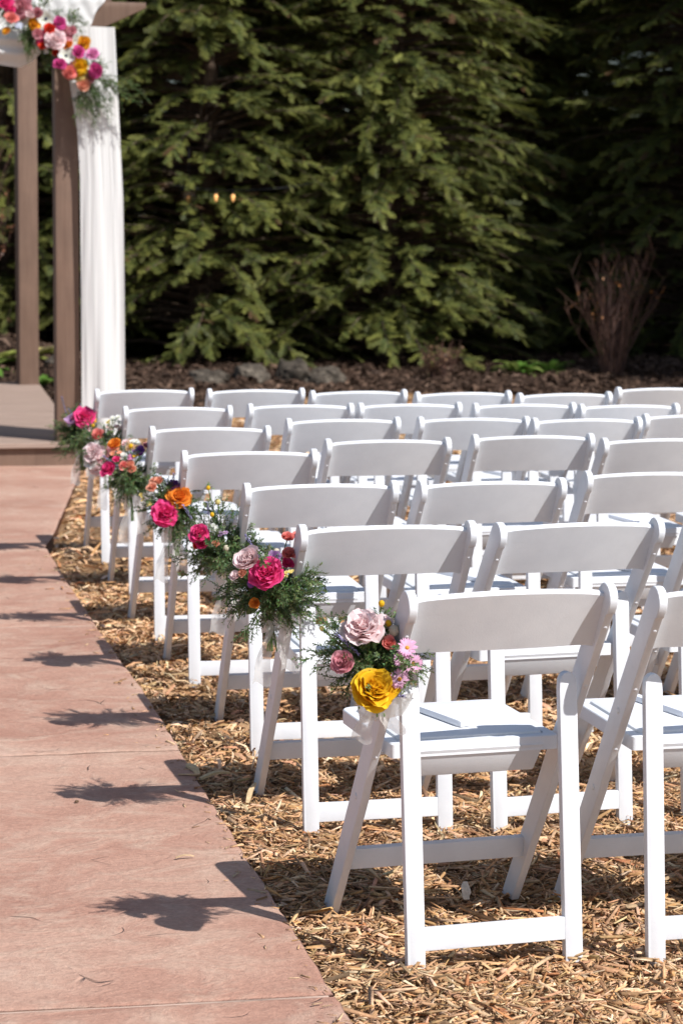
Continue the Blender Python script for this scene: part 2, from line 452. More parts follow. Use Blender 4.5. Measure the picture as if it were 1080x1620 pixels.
BOUQUETS = {
 1: ((1.2567,4.5985,0.625), [
  ('peony','blush',(-0.0738,-0.035,0.0738),0.0929),
  ('peony','blush',(-0.0311,-0.01,0.081),0.0502),
  ('ranunculus','pink',(-0.1145,-0.05,0.0172),0.0502),
  ('ranunculus','yellow',(-0.0717,-0.07,-0.0325),0.0829),
  ('daisy','candy',(-0.0003,-0.06,0.0552),0.0377),
  ('daisy','candy',(-0.0118,-0.065,0.0337),0.0327),
  ('daisy','candy',(0.013,-0.06,0.0232),0.0352),
  ('daisy','candy',(-0.0179,-0.07,-0.0043),0.0377),
  ('rose','coral',(-0.026,-0.05,0.0519),0.0276),
  ('bud','yellow',(-0.0342,-0.02,0.1296),0.0126),
  ('bud','yellow',(-0.0223,-0.03,0.0915),0.0126),
  ('bud','cream',(-0.0145,-0.04,0.0777),0.0214),
  ('bud','cream',(-0.0416,-0.04,0.071),0.0201),
  ('small','white',(-0.0299,-0.04,0.0681),0.0226),
  ('bud','butter',(-0.1574,-0.03,0.0858),0.01),
  ('lavender',None,(-0.134,-0.06,0.0786),(-0.0902,-0.07,0.0374)),
  ('lavender',None,(-0.0304,-0.07,-0.0506),(0.0017,-0.08,-0.0487)),
  ], (-0.0435,-0.02,0.0068), [(-0.1233,-0.0159,0.1077),(-0.1493,-0.0492,0.0911),(-0.1349,0.03,0.0269),(-0.1298,-0.0033,-0.0032),(-0.0956,0.0139,-0.0165),(-0.0183,0.0198,0.1206),(0.0027,0.0095,0.096),(0.0215,-0.008,0.0854),(-0.084,-0.0136,0.0896),(-0.0617,-0.0293,0.0408),(-0.0192,-0.0161,0.0243),(-0.0397,-0.0454,-0.0016),(-0.0648,0.0075,-0.0101),(-0.0218,-0.0666,-0.0364),(-0.0823,0.027,0.032),(0.0126,-0.0438,-0.0038),(-0.1227,-0.0159,0.0216),(-0.0494,-0.0315,0.0471),(-0.0174,0.0146,0.0062),(-0.0583,0.0082,0.0151)]),
 2: ((1.2948,5.6971,0.61), [
  ('peony','hotpink',(-0.0712,-0.07,0.0494),0.089),
  ('rose','blush',(-0.1116,-0.04,0.0832),0.0675),
  ('tulip','lilac',(-0.0508,-0.04,0.0847),0.0399),
  ('rose','coral',(-0.0152,-0.02,0.1337),0.0338),
  ('rose','coral',(-0.0126,-0.03,0.0947),0.0368),
  ('rose','coral',(0.0145,0.,0.1336),0.0276),
  ('rose','hotpink',(-0.0172,-0.03,0.0717),0.0338),
  ('small','butter',(-0.0292,-0.07,0.0559),0.023),
  ('small','butter',(-0.0168,-0.07,0.0617),0.0199),
  ('bud','purple',(-0.1125,-0.06,0.0338),0.0215),
  ('rose','orange',(-0.0999,-0.06,-0.0127),0.0276),
  ('bud','cream',(-0.044,-0.03,0.1048),0.0184),
  ('rose','blush',(-0.1462,-0.05,0.0502),0.0276),
  ('rose','peach',(-0.1296,-0.06,0.0603),0.0245),
  ('lavender',None,(-0.0768,-0.03,0.0856),(-0.118,-0.04,0.1448)),
  ], (-0.0492,-0.02,0.0061), [(0.1295,-0.018,0.0724),(0.1201,0.0271,0.0494),(0.094,-0.0305,-0.0635),(0.0698,-0.0179,-0.0132),(-0.189,-0.0162,-0.0105),(-0.1792,-0.0063,-0.0494),(-0.153,0.0075,-0.0804),(-0.1747,-0.0381,0.0278),(-0.0735,-0.003,-0.0813),(-0.0283,0.0006,-0.1459),(-0.0025,-0.0383,-0.0934),(0.0437,-0.0282,-0.0343),(0.0299,0.0152,-0.0091),(0.0129,-0.0265,-0.1115),(-0.0898,0.0097,-0.0438),(-0.1271,-0.0564,-0.0401),(-0.0273,-0.0639,-0.0653),(0.029,-0.0244,-0.0734),(0.0507,-0.0631,0.0404),(-0.0398,0.0212,-0.1019),(-0.011,-0.0256,-0.033),(-0.1343,0.0228,-0.0366),(-0.1737,-0.0171,0.0633),(0.0945,0.0194,0.0041)]),
 3: ((1.3635,6.6952,0.57), [
  ('peony','hotpink',(-0.1193,-0.07,0.0688),0.0573),
  ('rose','hotpink',(-0.1047,-0.06,0.0439),0.043),
  ('rose','red',(-0.1209,-0.05,0.0359),0.0251),
  ('small','white',(-0.0612,-0.05,0.0775),0.0322),
  ('small','lilac',(-0.0505,-0.06,0.066),0.0286),
  ('small','white',(-0.0774,-0.04,0.0875),0.0215),
  ('bud','yellow',(-0.0864,-0.02,0.1949),0.0125),
  ('bud','butter',(-0.0611,-0.03,0.156),0.0161),
  ('bud','yellow',(-0.0793,-0.04,0.1216),0.0125),
  ('small','white',(-0.0264,-0.03,0.0959),0.0215),
  ('bud','cream',(-0.0452,-0.07,0.0294),0.0161),
  ('rose','peach',(-0.0722,-0.06,0.0396),0.0215),
  ('lavender',None,(-0.1335,-0.04,0.1066),(-0.1588,-0.05,0.1476)),
  ('lavender',None,(-0.0846,-0.03,0.117),(-0.0902,-0.04,0.1541)),
  ('lavender',None,(0.0754,0.,-0.0153),(0.0437,-0.01,0.0341)),
  ], (-0.0242,-0.02,0.0062), [(-0.1932,-0.0306,-0.0151),(-0.1729,-0.0479,-0.0582),(-0.1337,-0.002,-0.0838),(-0.1527,-0.0262,0.0192),(-0.0918,-0.0682,-0.0576),(-0.0374,-0.0686,-0.077),(0.0255,0.0162,-0.0453),(0.0419,0.0072,0.0101),(0.0323,0.0243,0.081),(-0.0005,-0.0185,0.1409),(-0.0189,0.0267,0.1634),(-0.0555,-0.0203,0.1422),(-0.0868,-0.0414,0.1631),(-0.1154,-0.0006,0.1413),(0.0309,-0.0444,0.0531),(-0.0582,-0.035,0.),(-0.0918,0.0274,-0.0255),(-0.0027,-0.0315,-0.0199),(-0.1331,0.0015,-0.03),(0.0095,-0.0157,0.0501),(-0.0387,-0.0012,-0.0503),(-0.0223,-0.0462,0.0636),(-0.0641,-0.0184,0.016),(-0.1128,0.0127,-0.0049)]),
 4: ((1.3745,7.7246,0.575), [
  ('peony','hotpink',(-0.0488,-0.07,-0.0051),0.0862),
  ('ranunculus','orange',(-0.0038,-0.05,0.0473),0.078),
  ('rose','peach',(-0.0662,-0.04,0.1008),0.0308),
  ('rose','peach',(-0.0886,-0.05,0.0838),0.0328),
  ('rose','peach',(-0.079,-0.03,0.1021),0.0267),
  ('tulip','purple',(-0.0127,-0.03,0.0783),0.0451),
  ('small','pink',(-0.0231,-0.03,0.0929),0.0246),
  ('small','candy',(-0.0023,-0.03,0.0904),0.0205),
  ('small','butter',(-0.1257,-0.05,0.062),0.0205),
  ('small','butter',(-0.0969,-0.05,0.0327),0.0205),
  ('small','white',(-0.0133,-0.08,0.0425),0.0185),
  ('small','butter',(-0.1158,-0.04,0.0463),0.0164),
  ('bud','orange',(0.013,-0.06,0.0254),0.0164),
  ('lavender',None,(-0.0089,-0.02,0.0916),(-0.0127,-0.03,0.1256)),
  ], (-0.0172,-0.02,0.005), [(0.0515,-0.0764,-0.0044),(0.0497,-0.0302,-0.0615),(0.0722,-0.077,-0.0357),(0.0151,-0.0486,-0.0791),(-0.0881,-0.0468,0.0465),(-0.0958,0.0062,0.0719),(-0.0561,-0.0774,0.1065),(-0.0651,0.0293,-0.0661),(0.0452,0.0022,-0.1069),(0.0939,-0.0178,-0.0848),(-0.0442,-0.0557,0.0672),(-0.0581,0.0083,0.0441),(-0.0086,-0.0649,-0.0559),(0.0553,-0.0782,0.0266),(-0.0511,0.012,0.1221)]),
 5: ((1.4218,8.6661,0.58), [
  ('rose','coral',(-0.0833,-0.06,0.0587),0.0275),
  ('rose','peach',(-0.0626,-0.06,0.0629),0.0275),
  ('rose','peach',(-0.0535,-0.06,0.0444),0.0252),
  ('rose','orange',(-0.1098,-0.04,0.1327),0.0367),
  ('rose','hotpink',(-0.13,-0.05,0.0448),0.0458),
  ('tulip','purple',(-0.0225,-0.04,0.0994),0.0367),
  ('small','yellow',(-0.0395,-0.06,0.0969),0.0183),
  ('small','white',(-0.0323,-0.03,0.1354),0.0412),
  ('small','blush',(-0.0776,-0.04,0.1437),0.0321),
  ('rose','pink',(0.0023,-0.03,0.128),0.0229),
  ('small','white',(-0.0885,-0.05,0.0944),0.0275),
  ('small','candy',(-0.058,-0.06,0.0903),0.0229),
  ('small','blush',(-0.0116,-0.03,0.1236),0.0229),
  ('rose','hotpink',(-0.1085,-0.06,0.0819),0.0229),
  ('small','peach',(-0.1206,-0.05,0.1109),0.0367),
  ('small','peach',(-0.0977,-0.05,0.1083),0.0275),
  ('bud','yellow',(-0.0547,-0.04,0.132),0.0137),
  ('lavender',None,(-0.0964,-0.07,0.0553),(-0.1549,-0.08,0.0982)),
  ], (-0.0542,-0.02,0.0037), [(0.0312,0.0056,-0.0235),(-0.0155,-0.0658,-0.0382),(-0.0617,0.0073,-0.0914),(-0.1244,-0.071,-0.0585),(-0.147,-0.0237,-0.0057),(0.0125,-0.0373,0.0618),(0.0027,-0.0542,0.0177),(-0.09,-0.027,-0.0294),(-0.1211,-0.0026,-0.0891),(-0.0264,0.0094,-0.0344),(0.0479,0.0211,0.0326),(-0.1166,-0.0512,0.008),(-0.0145,-0.0185,0.049),(-0.0492,0.0126,-0.0575),(-0.0846,-0.0668,-0.0139),(-0.132,-0.0001,-0.0315)]),
 6: ((1.4873,9.6583,0.595), [
  ('peony','blush',(-0.1117,-0.06,0.0018),0.0662),
  ('anemone','white',(-0.1194,-0.06,-0.0312),0.056),
  ('peony','blush',(-0.0915,-0.06,-0.052),0.0611),
  ('rose','pink',(-0.0771,-0.05,-0.0073),0.0509),
  ('small','white',(-0.0704,-0.04,0.0299),0.0458),
  ('rose','coral',(-0.0932,-0.04,0.0684),0.0382),
  ('anemone','white',(-0.0621,-0.05,-0.0687),0.0407),
  ('small','white',(-0.0225,-0.03,0.1329),0.0407),
  ('small','blush',(-0.0114,-0.04,0.0979),0.0331),
  ('small','blush',(-0.0446,-0.04,0.0983),0.0305),
  ('small','peach',(-0.0347,-0.04,0.0039),0.0356),
  ('small','white',(-0.1039,-0.06,0.0372),0.0305),
  ('anemone','white',(-0.136,-0.07,-0.0097),0.0356),
  ('rose','red',(-0.0285,-0.05,0.0251),0.0305),
  ('small','butter',(-0.0547,-0.04,0.1239),0.0204),
  ], (-0.0522,-0.02,0.0024), [(-0.0385,-0.0682,0.1335),(-0.0626,-0.0065,0.1112),(-0.0067,-0.0603,0.1198),(-0.004,0.0254,0.0618),(-0.0982,0.0182,-0.0773),(-0.1313,-0.0355,-0.046),(-0.0404,-0.0283,0.054),(-0.013,-0.0161,0.027),(-0.1141,-0.0069,0.0404),(0.0093,-0.0385,0.0669),(-0.0773,-0.0182,0.0664)]),
 7: ((1.5343,10.7509,0.58), [
  ('peony','hotpink',(-0.0438,-0.06,0.069),0.0847),
  ('tulip','lilac',(-0.1018,-0.05,0.052),0.0452),
  ('small','white',(-0.0496,-0.08,0.0397),0.0367),
  ('small','white',(-0.0132,-0.06,-0.0358),0.0339),
  ('small','blush',(-0.0313,-0.07,0.0218),0.0282),
  ('small','yellow',(-0.0043,-0.06,0.0629),0.0226),
  ('bud','yellow',(-0.01,-0.06,0.0433),0.0169),
  ('small','white',(-0.0216,-0.06,-0.0102),0.0311),
  ('rose','coral',(0.0181,-0.04,-0.0096),0.0339),
  ('rose','pink',(-0.0819,-0.05,0.0715),0.0339),
  ('small','white',(-0.1116,-0.06,0.0417),0.0226),
  ('lavender',None,(-0.1172,-0.04,0.0768),(-0.1433,-0.05,0.1678)),
  ('lavender',None,(-0.0834,-0.04,0.0708),(-0.1127,-0.05,0.1141)),
  ('lavender',None,(-0.0494,-0.02,0.0887),(-0.0563,-0.03,0.1318)),
  ], (-0.064,-0.02,0.004), [(-0.186,0.0216,-0.012),(-0.1815,-0.0558,0.0281),(-0.1483,-0.0182,0.0529),(-0.1389,-0.0496,-0.0349),(-0.1146,-0.0776,-0.0751),(-0.0519,-0.0292,-0.1371),(-0.023,-0.0251,-0.1664),(-0.1152,0.0221,-0.013),(-0.0757,0.0005,-0.0543),(-0.0226,-0.025,-0.0812),(-0.0394,-0.0447,-0.0367),(-0.0045,-0.0584,-0.0502),(-0.0539,-0.0119,0.1023),(-0.0729,0.0227,-0.099),(0.01,-0.0017,0.1008)]),
}
GARLAND = [
  ('rose','hotpink',(1.5926,14.8,2.8252),0.0834),
  ('rose','hotpink',(1.6174,14.788,2.7914),0.0682),
  ('ranunculus','coral',(1.6281,14.752,2.7329),0.0681),
  ('peony','pink',(1.7097,14.8,2.8063),0.1139),
  ('ranunculus','gold',(1.7644,14.788,2.706),0.0684),
  ('anemone','white',(1.7016,14.8,2.7388),0.0684),
  ('anemone','white',(1.8407,14.788,2.7455),0.1065),
  ('ranunculus','magenta',(1.919,14.776,2.7167),0.0685),
  ('peony','hotpink',(1.8376,14.8,2.6264),0.0953),
  ('peony','blush',(1.8961,14.752,2.6057),0.1141),
  ('rose','pink',(1.9561,14.8,2.6633),0.0801),
  ('rose','pink',(1.9951,14.776,2.6813),0.0496),
  ('small','white',(2.021,14.8,2.6199),0.0764),
  ('ranunculus','orange',(1.9771,14.788,2.5954),0.0573),
  ('ranunculus','gold',(2.0747,14.8,2.6062),0.0689),
  ('ranunculus','magenta',(2.0272,14.764,2.5461),0.0687),
  ('ranunculus','candy',(2.1191,14.764,2.5333),0.0650),
  ('anemone','white',(1.9598,14.776,2.5264),0.0992),
  ('rose','red',(1.9057,14.8,2.5418),0.0458),
  ('ranunculus','magenta',(1.9182,14.752,2.4713),0.0685),
  ('ranunculus','coral',(1.973,14.764,2.4282),0.0763),
  ('ranunculus','yellow',(2.0399,14.776,2.4681),0.0879),
  ('ranunculus','magenta',(2.1439,14.752,2.4427),0.0765),
  ('ranunculus','butter',(2.0467,14.8,2.4057),0.0728),
  ('rose','pink',(2.1121,14.8,2.3995),0.0767),
  ('rose','peach',(2.0641,14.788,2.36),0.0689),
  ('small','sky',(2.0692,14.764,2.5245),0.0458),
  ('rose','red',(1.8639,14.764,2.6843),0.0570),
  ('rose','pink',(1.7892,14.776,2.6533),0.0570),
  ('rose','pink',(1.9979,14.776,2.4897),0.0535),
  ('small','sky',(1.6693,14.752,2.6931),0.0530),
  ('rose','gold',(1.6049,14.752,2.6615),0.0416),
  ('small','white',(1.844,14.764,2.5528),0.0380),
  ('rose','pink',(1.7947,14.752,2.7785),0.0531),
  ('small','white',(1.569,14.764,2.7248),0.0302),
  ('rose','red',(1.8176,14.764,2.5784),0.0418),
  ('small','pink',(2.0975,14.8,2.5653),0.0459),
  ('small','white',(2.0902,14.752,2.4565),0.0458),
  ('rose','blush',(1.743,14.764,2.7631),0.0531),
  ('rose','magenta',(1.9998,14.764,2.4401),0.0458),
]
GARLAND_SPRIGS = [((1.8362,14.84,2.8171),(1.7934,14.735,2.8812)),((1.8362,14.84,2.8171),(1.8653,14.765,2.8786)),((1.9886,14.84,2.7162),(2.0365,14.795,2.7815)),((1.9886,14.84,2.7162),(2.0749,14.825,2.7324)),((1.9886,14.84,2.7162),(2.0075,14.75,2.7919)),((1.9961,14.84,2.6976),(2.0799,14.78,2.6764)),((1.836,14.84,2.7871),(1.9467,14.81,2.7877)),((1.721,14.84,2.6902),(1.7266,14.735,2.5329)),((1.7399,14.84,2.6719),(1.7334,14.765,2.4715)),((1.759,14.84,2.6912),(1.7601,14.795,2.5191)),((1.7967,14.84,2.6359),(1.832,14.825,2.4852)),((1.8535,14.84,2.5621),(1.8339,14.75,2.4355)),((2.1026,14.84,2.4358),(2.1906,14.78,2.5097)),((2.1025,14.84,2.4168),(2.2333,14.81,2.399)),((2.1218,14.84,2.4173),(2.473,14.735,2.2482)),((2.1217,14.84,2.3983),(2.3422,14.765,2.304)),((2.1023,14.84,2.3865),(2.1332,14.795,2.0927)),((2.1023,14.84,2.3865),(2.0798,14.825,2.169)),((2.1023,14.84,2.3865),(2.1849,14.75,2.1865)),((2.083,14.84,2.3861),(2.0238,14.78,2.2227)),((2.1217,14.84,2.3983),(2.2206,14.81,2.1138)),((2.1024,14.84,2.3979),(2.1059,14.735,2.2222)),((2.1411,14.84,2.4177),(2.2456,14.765,2.3399)),((2.1413,14.84,2.4556),(2.212,14.795,2.4734)),((2.1023,14.84,2.3865),(2.1653,14.825,2.2656)),((2.1023,14.84,2.3865),(2.0422,14.75,2.1272)),((2.1411,14.84,2.4177),(2.3055,14.78,2.2092))]
CHAIRS = {
 (1, 1): (1.477,4.498,0.0462),
 (1, 2): (1.978,4.461,0.0048),
 (2, 1): (1.515,5.586,-0.0119),
 (2, 2): (1.991,5.552,0.0760),
 (3, 1): (1.584,6.556,-0.0398),
 (3, 2): (2.083,6.554,0.0286),
 (3, 3): (2.633,6.706,0.0000),
 (4, 1): (1.594,7.589,-0.0596),
 (4, 2): (2.146,7.934,-0.0093),
 (4, 3): (2.687,7.994,-0.0236),
 (4, 4): (3.108,7.847,0.0000),
 (5, 1): (1.642,8.534,-0.0206),
 (5, 2): (2.220,8.848,-0.0176),
 (5, 3): (2.724,8.835,-0.0225),
 (5, 4): (3.142,8.714,0.0132),
 (5, 5): (3.646,8.844,0.0000),
 (6, 1): (1.707,9.537,-0.0329),
 (6, 2): (2.230,9.629,-0.0156),
 (6, 3): (2.687,9.599,0.0071),
 (6, 4): (3.150,9.496,-0.0119),
 (6, 5): (3.581,9.429,0.0285),
 (7, 1): (1.754,10.619,-0.0326),
 (7, 2): (2.250,10.585,-0.0205),
 (7, 3): (2.683,10.420,-0.0011),
 (7, 4): (3.119,10.246,0.0045),
 (7, 5): (3.557,10.152,0.0392),
 (7, 6): (4.126,10.435,0.0000),
 (2, 3): (2.505,5.575,0.02),
 (1, 3): (2.475,4.47,0.0),
 (3, 4): (3.13,6.72,0.01),
 (4, 5): (3.57,7.86,0.0),
}

# ------------------------------------------------------------------ ground, path, mulch
EDGE_Y = [0.0, 2.0, 4.19, 6.0, 7.3, 8.87, 11.07, 11.6, 14.7, 16.0]
EDGE_X = [0.93, 1.0, 1.078, 1.155, 1.222, 1.27, 1.360, 1.47, 2.03, 2.12]
def edge(y): return np.interp(y, EDGE_Y, EDGE_X)
def mulch_h(x, y): return .022 * fbm(x * 2.1, y * 2.1, 3) + .008 * vnoise(x * 9, y * 9) - .002
BEDX = [-6, 2.45, 2.75, 3.7, 5.2, 6.0, 7.3, 9.0, 16.0]
BEDY = [21.0, 20.95, 20.2, 19.8, 21.2, 21.6, 20.9, 20.5, 20.3]
def bed_front(x): return np.interp(x, BEDX, BEDY)
def bed_h(x, y):
    q = np.clip((y - bed_front(x)) / 2.6, 0, 1); q = q * q * (3 - 2 * q)
    return -.03 + (.13 + .30 * np.clip((3.7 - x) / 1.2, 0, 1)) * q + .05 * np.clip((y - bed_front(x)) / .25, 0, 1) + .03 * fbm(x * 1.7, y * 1.7, 3) * np.clip((y - bed_front(x)) / .4, 0, 1)

g = MB(); g.add([(-150, -150, -.09), (150, -150, -.09), (150, 150, -.09), (-150, 150, -.09)], [(0, 1, 2, 3)])
tag(g.build('ground', M['soil']), kind='structure')

def grid_mesh(name, xs, ys, hf, mat_, smooth=True):
    X, Y = np.meshgrid(xs, ys, indexing='ij'); Z = hf(X, Y)
    V = np.stack([X, Y, Z], -1).reshape(-1, 3); nx, ny = len(xs), len(ys)
    i = np.arange(nx - 1)[:, None] * ny + np.arange(ny - 1)[None, :]
    F = np.stack([i, i + ny, i + ny + 1, i + 1], -1).reshape(-1, 4)
    return link_mesh(name, np_mesh(name, V, F, smooth=smooth), mat_)
tag(grid_mesh('mulch_ground', np.arange(.5, 14, .1), np.arange(.5, 22.3, .1), lambda x, y: mulch_h(x, y) - .012, M['chipbase']), kind='structure')
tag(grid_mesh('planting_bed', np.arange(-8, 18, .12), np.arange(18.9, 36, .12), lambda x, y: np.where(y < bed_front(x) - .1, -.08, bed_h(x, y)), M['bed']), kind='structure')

pb = MB()
n = 60
ys = np.linspace(0, 14.97, n)
poly = [(-3.3, 0.0)] + [(float(edge(y)) - .012, float(y)) for y in ys] + [(-3.3, 14.97)]
extrude_poly(pb, poly, -.085, .0262, 'xy')
path = tag(pb.build('path', M['joint']), kind='structure')
JO = [0.0, 2.15, 4.37, 6.60, 8.82, 11.05, 13.1, 14.975]
for k in range(len(JO) - 1):
    a, b = JO[k], JO[k + 1]
    ins = .0055
    def axis(L, step):
        q = [0, .004, .010, .020]
        m = np.linspace(.04, L - .04, max(4, int(L / step)))
        return np.concatenate([q, m, [L - .020, L - .010, L - .004, L]])
    tt = axis(b - a - 2 * ins, .045 if a < 9 else .1)
    ss = axis(4.3, .045 if a < 9 else .1) / 4.3
    T, SS = np.meshgrid(tt, ss, indexing='ij')
    yr_ = a + ins + T
    xr = edge(yr_) + .002 * vnoise(yr_ * 9, yr_ * 0 + 3) + .002 * vnoise(yr_ * 40, yr_ * 0)
    X = -3.2 + (xr + 3.2) * SS
    Y = yr_ - (.055 * (X - xr) * (1 if 0 < k else 0)) * np.where(True, 1, 1)
    Y = Y + .004 * vnoise(X * 7, Y * 0 + k)
    db = np.minimum(np.minimum(T, tt[-1] - T), np.minimum(SS, 1 - SS) * 4.3)
    Z = .030 + .0046 * fbm(X * 2.2, Y * 2.4, 6) - .0030 * np.clip(1 - np.abs(fbm(X * 1.6 + 31, Y * 1.9 + 7, 3)) / .05, 0, 1) + .0016 * np.abs(fbm(X * 6 + 9, Y * 10, 3)) - .004 * np.clip(1 - db / .016, 0, 1) ** 2
    Z = np.where(db > .016, np.maximum(Z, .0272), Z)
    V = np.stack([X, Y, Z], -1).reshape(-1, 3); n0, n1 = T.shape
    i = np.arange(n0 - 1)[:, None] * n1 + np.arange(n1 - 1)[None, :]
    F = np.stack([i, i + 1, i + n1 + 1, i + n1], -1).reshape(-1, 4)[:, ::-1]
    ring = np.concatenate([np.arange(n1), np.arange(1, n0) * n1 + n1 - 1, (n0 - 1) * n1 + np.arange(n1 - 2, -1, -1), np.arange(n0 - 2, 0, -1) * n1])
    low = V[ring].copy(); low[:, 2] = -.06
    j = np.arange(len(ring)); j2 = (j + 1) % len(ring); base = len(V)
    Fs = np.stack([ring[j], ring[j2], base + j2, base + j], -1)
    me = np_mesh('slab', np.vstack([V, low]), np.vstack([F, Fs[:, ::-1]]), smooth=True)
    o = link_mesh('slab', me, M['concrete'], path)

# wood chips: shredded slivers, each with its own edges; far too many to count
CHIP_COLS = 1.18 * np.array([(.50, .30, .165), (.42, .24, .125), (.56, .375, .225), (.34, .19, .09), (.46, .255, .115), (.25, .145, .075), (.60, .45, .29), (.36, .16, .07), (.17, .105, .06)])
CHIP_P = np.array([.24, .18, .18, .10, .10, .07, .06, .03, .04])
def rotmats(yaw, pitch, roll):
    cy, sy, cp, sp, cr, sr = np.cos(yaw), np.sin(yaw), np.cos(pitch), np.sin(pitch), np.cos(roll), np.sin(roll)
    return np.stack([np.stack([cy * cp, cy * sp * sr - sy * cr, cy * sp * cr + sy * sr], -1),
                     np.stack([sy * cp, sy * sp * sr + cy * cr, sy * sp * cr - cy * sr], -1),
                     np.stack([-sp, cp * sr, cp * cr], -1)], 1)
def chip_arrays(x, y, z, L, W_, T_, tilt, cols, full):
    N = len(x)
    yaw = rng.rand(N) * 2 * np.pi; pit = rng.randn(N) * tilt; rol = rng.randn(N) * .5
    Rm = rotmats(yaw, pit, rol)
    ta = rng.uniform(.25, 1, N); tb = rng.uniform(.2, .95, N); sk = rng.randn(N) * .25; bend = rng.randn(N) * .07
    if full:
        P = np.zeros((N, 8, 3))
        for q, (sx, sy, sz) in enumerate([(-1, -1, -1), (-1, 1, -1), (1, 1, -1), (1, -1, -1), (-1, -1, 1), (-1, 1, 1), (1, 1, 1), (1, -1, 1)]):
            wid = W_ * (ta if sx < 0 else tb)
            P[:, q, 0] = sx * L / 2 * (1 + .12 * rng.randn(N)); P[:, q, 1] = sy * wid / 2 + sk * W_ * sx * .5; P[:, q, 2] = sz * T_ / 2 * (.6 if sx > 0 else 1) + bend * L * .5
        F0 = np.array([(4, 7, 6, 5), (0, 4, 5, 1), (2, 6, 7, 3), (0, 3, 7, 4), (1, 5, 6, 2)])
    else:
        P = np.zeros((N, 6, 3))
        for q, (sx, sy) in enumerate([(-1, -1), (-1, 1), (0, 1), (0, -1), (1, 1), (1, -1)]):
            wid = W_ * (ta if sx < 0 else (tb if sx > 0 else 1.0))
            P[:, q, 0] = sx * L / 2; P[:, q, 1] = sy * wid / 2 + sk * W_ * sx * .5; P[:, q, 2] = (T_ + np.abs(bend) * L if sx == 0 else 0) + sy * .2 * T_
        F0 = np.array([(0, 3, 2, 1), (3, 5, 4, 2)])
    V = np.einsum('nij,nkj->nki', Rm, P) + np.stack([x, y, z], -1)[:, None, :]
    m = P.shape[1]
    F = (F0[None] + (np.arange(N) * m)[:, None, None]).reshape(-1, 4)
    C = np.repeat(cols, m, axis=0)
    return V.reshape(-1, 3), F, C
def chips(N, y0, y1, size, tilt, full):
    y = y0 + (y1 - y0) * rng.rand(N * 2)
    xr = .455 * y + .35; xl = edge(y)
    keep = rng.rand(N * 2) < (xr - xl) / (.455 * y1 + .35 - edge(y0)) * 1.0
    y = y[keep][:N]; N = len(y)
    x = edge(y) + .012 + (.455 * y + .35 - edge(y)) * rng.rand(N)
    ok = y < bed_front(x) + .05; x, y = x[ok], y[ok]; N = len(x)
    L = np.exp(rng.randn(N) * .58) * .025 * size; L = np.clip(L, .008, .095 * size)
    W_ = np.clip(L * rng.uniform(.08, .27, N), .0024 * size, .011 * size); T_ = W_ * rng.uniform(.25, .6, N)
    z = mulch_h(x, y) + rng.rand(N) ** 1.6 * .022 - .006
    ci = rng.choice(len(CHIP_COLS), N, p=CHIP_P); cols = CHIP_COLS[ci] * rng.uniform(.72, 1.22, (N, 1)) * (1 + rng.randn(N, 3) * .04)
    cols = cols * (1 + .28 * fbm(x * 1.3, y * 1.3, 2))[:, None]
    x = np.maximum(x, edge(y) + .004 + L * .25)
    return chip_arrays(x, y, z, L, W_, T_, tilt, cols, full)
parts = [chips(48500, 3.6, 6.4, .95, .28, True), chips(78000, 6.3, 10.4, 1.0, .26, False), chips(70000, 10, 21.8, 1.5, .22, False)]
Ns = 260; ysp = rng.uniform(3.9, 11, Ns); xsp = edge(ysp) - rng.exponential(.028, Ns) - .004; Ls = np.exp(rng.randn(Ns) * .5) * .016
parts.append(chip_arrays(xsp, ysp, np.full(Ns, .0345), Ls, Ls * .2, Ls * .08, .04, CHIP_COLS[rng.choice(len(CHIP_COLS), Ns, p=CHIP_P)] * rng.uniform(.6, 1.1, (Ns, 1)), True))
off = 0; Vs = []; Fs = []; Cs = []
for V, F, C in parts:
    Vs.append(V); Fs.append(F + off); Cs.append(C); off += len(V)
o = link_mesh('wood_chip_mulch', np_mesh('wood_chip_mulch', np.vstack(Vs), np.vstack(Fs), np.vstack(Cs)), M['chip'])
tag(o, 'tan shredded wood chips spread under the rows of white chairs', 'wood chips', kind='stuff')

N = 27000
x = rng.uniform(1.8, 11.5, N); y = bed_front(x) + rng.rand(N) ** 1.3 * 4.6
L = np.exp(rng.randn(N) * .45) * .05; W_ = L * rng.uniform(.15, .4, N)
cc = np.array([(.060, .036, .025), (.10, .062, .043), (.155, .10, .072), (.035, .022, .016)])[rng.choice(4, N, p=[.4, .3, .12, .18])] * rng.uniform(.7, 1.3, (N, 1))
V, F, C = chip_arrays(x, y, bed_h(x, y) + rng.rand(N) * .03, L, W_, W_ * .4, .3, cc, False)
tag(link_mesh('bark_mulch', np_mesh('bark_mulch', V, F, C), M['bedchip']), 'dark brown bark mulch covering the bed below the cedars', 'bark mulch', kind='stuff')

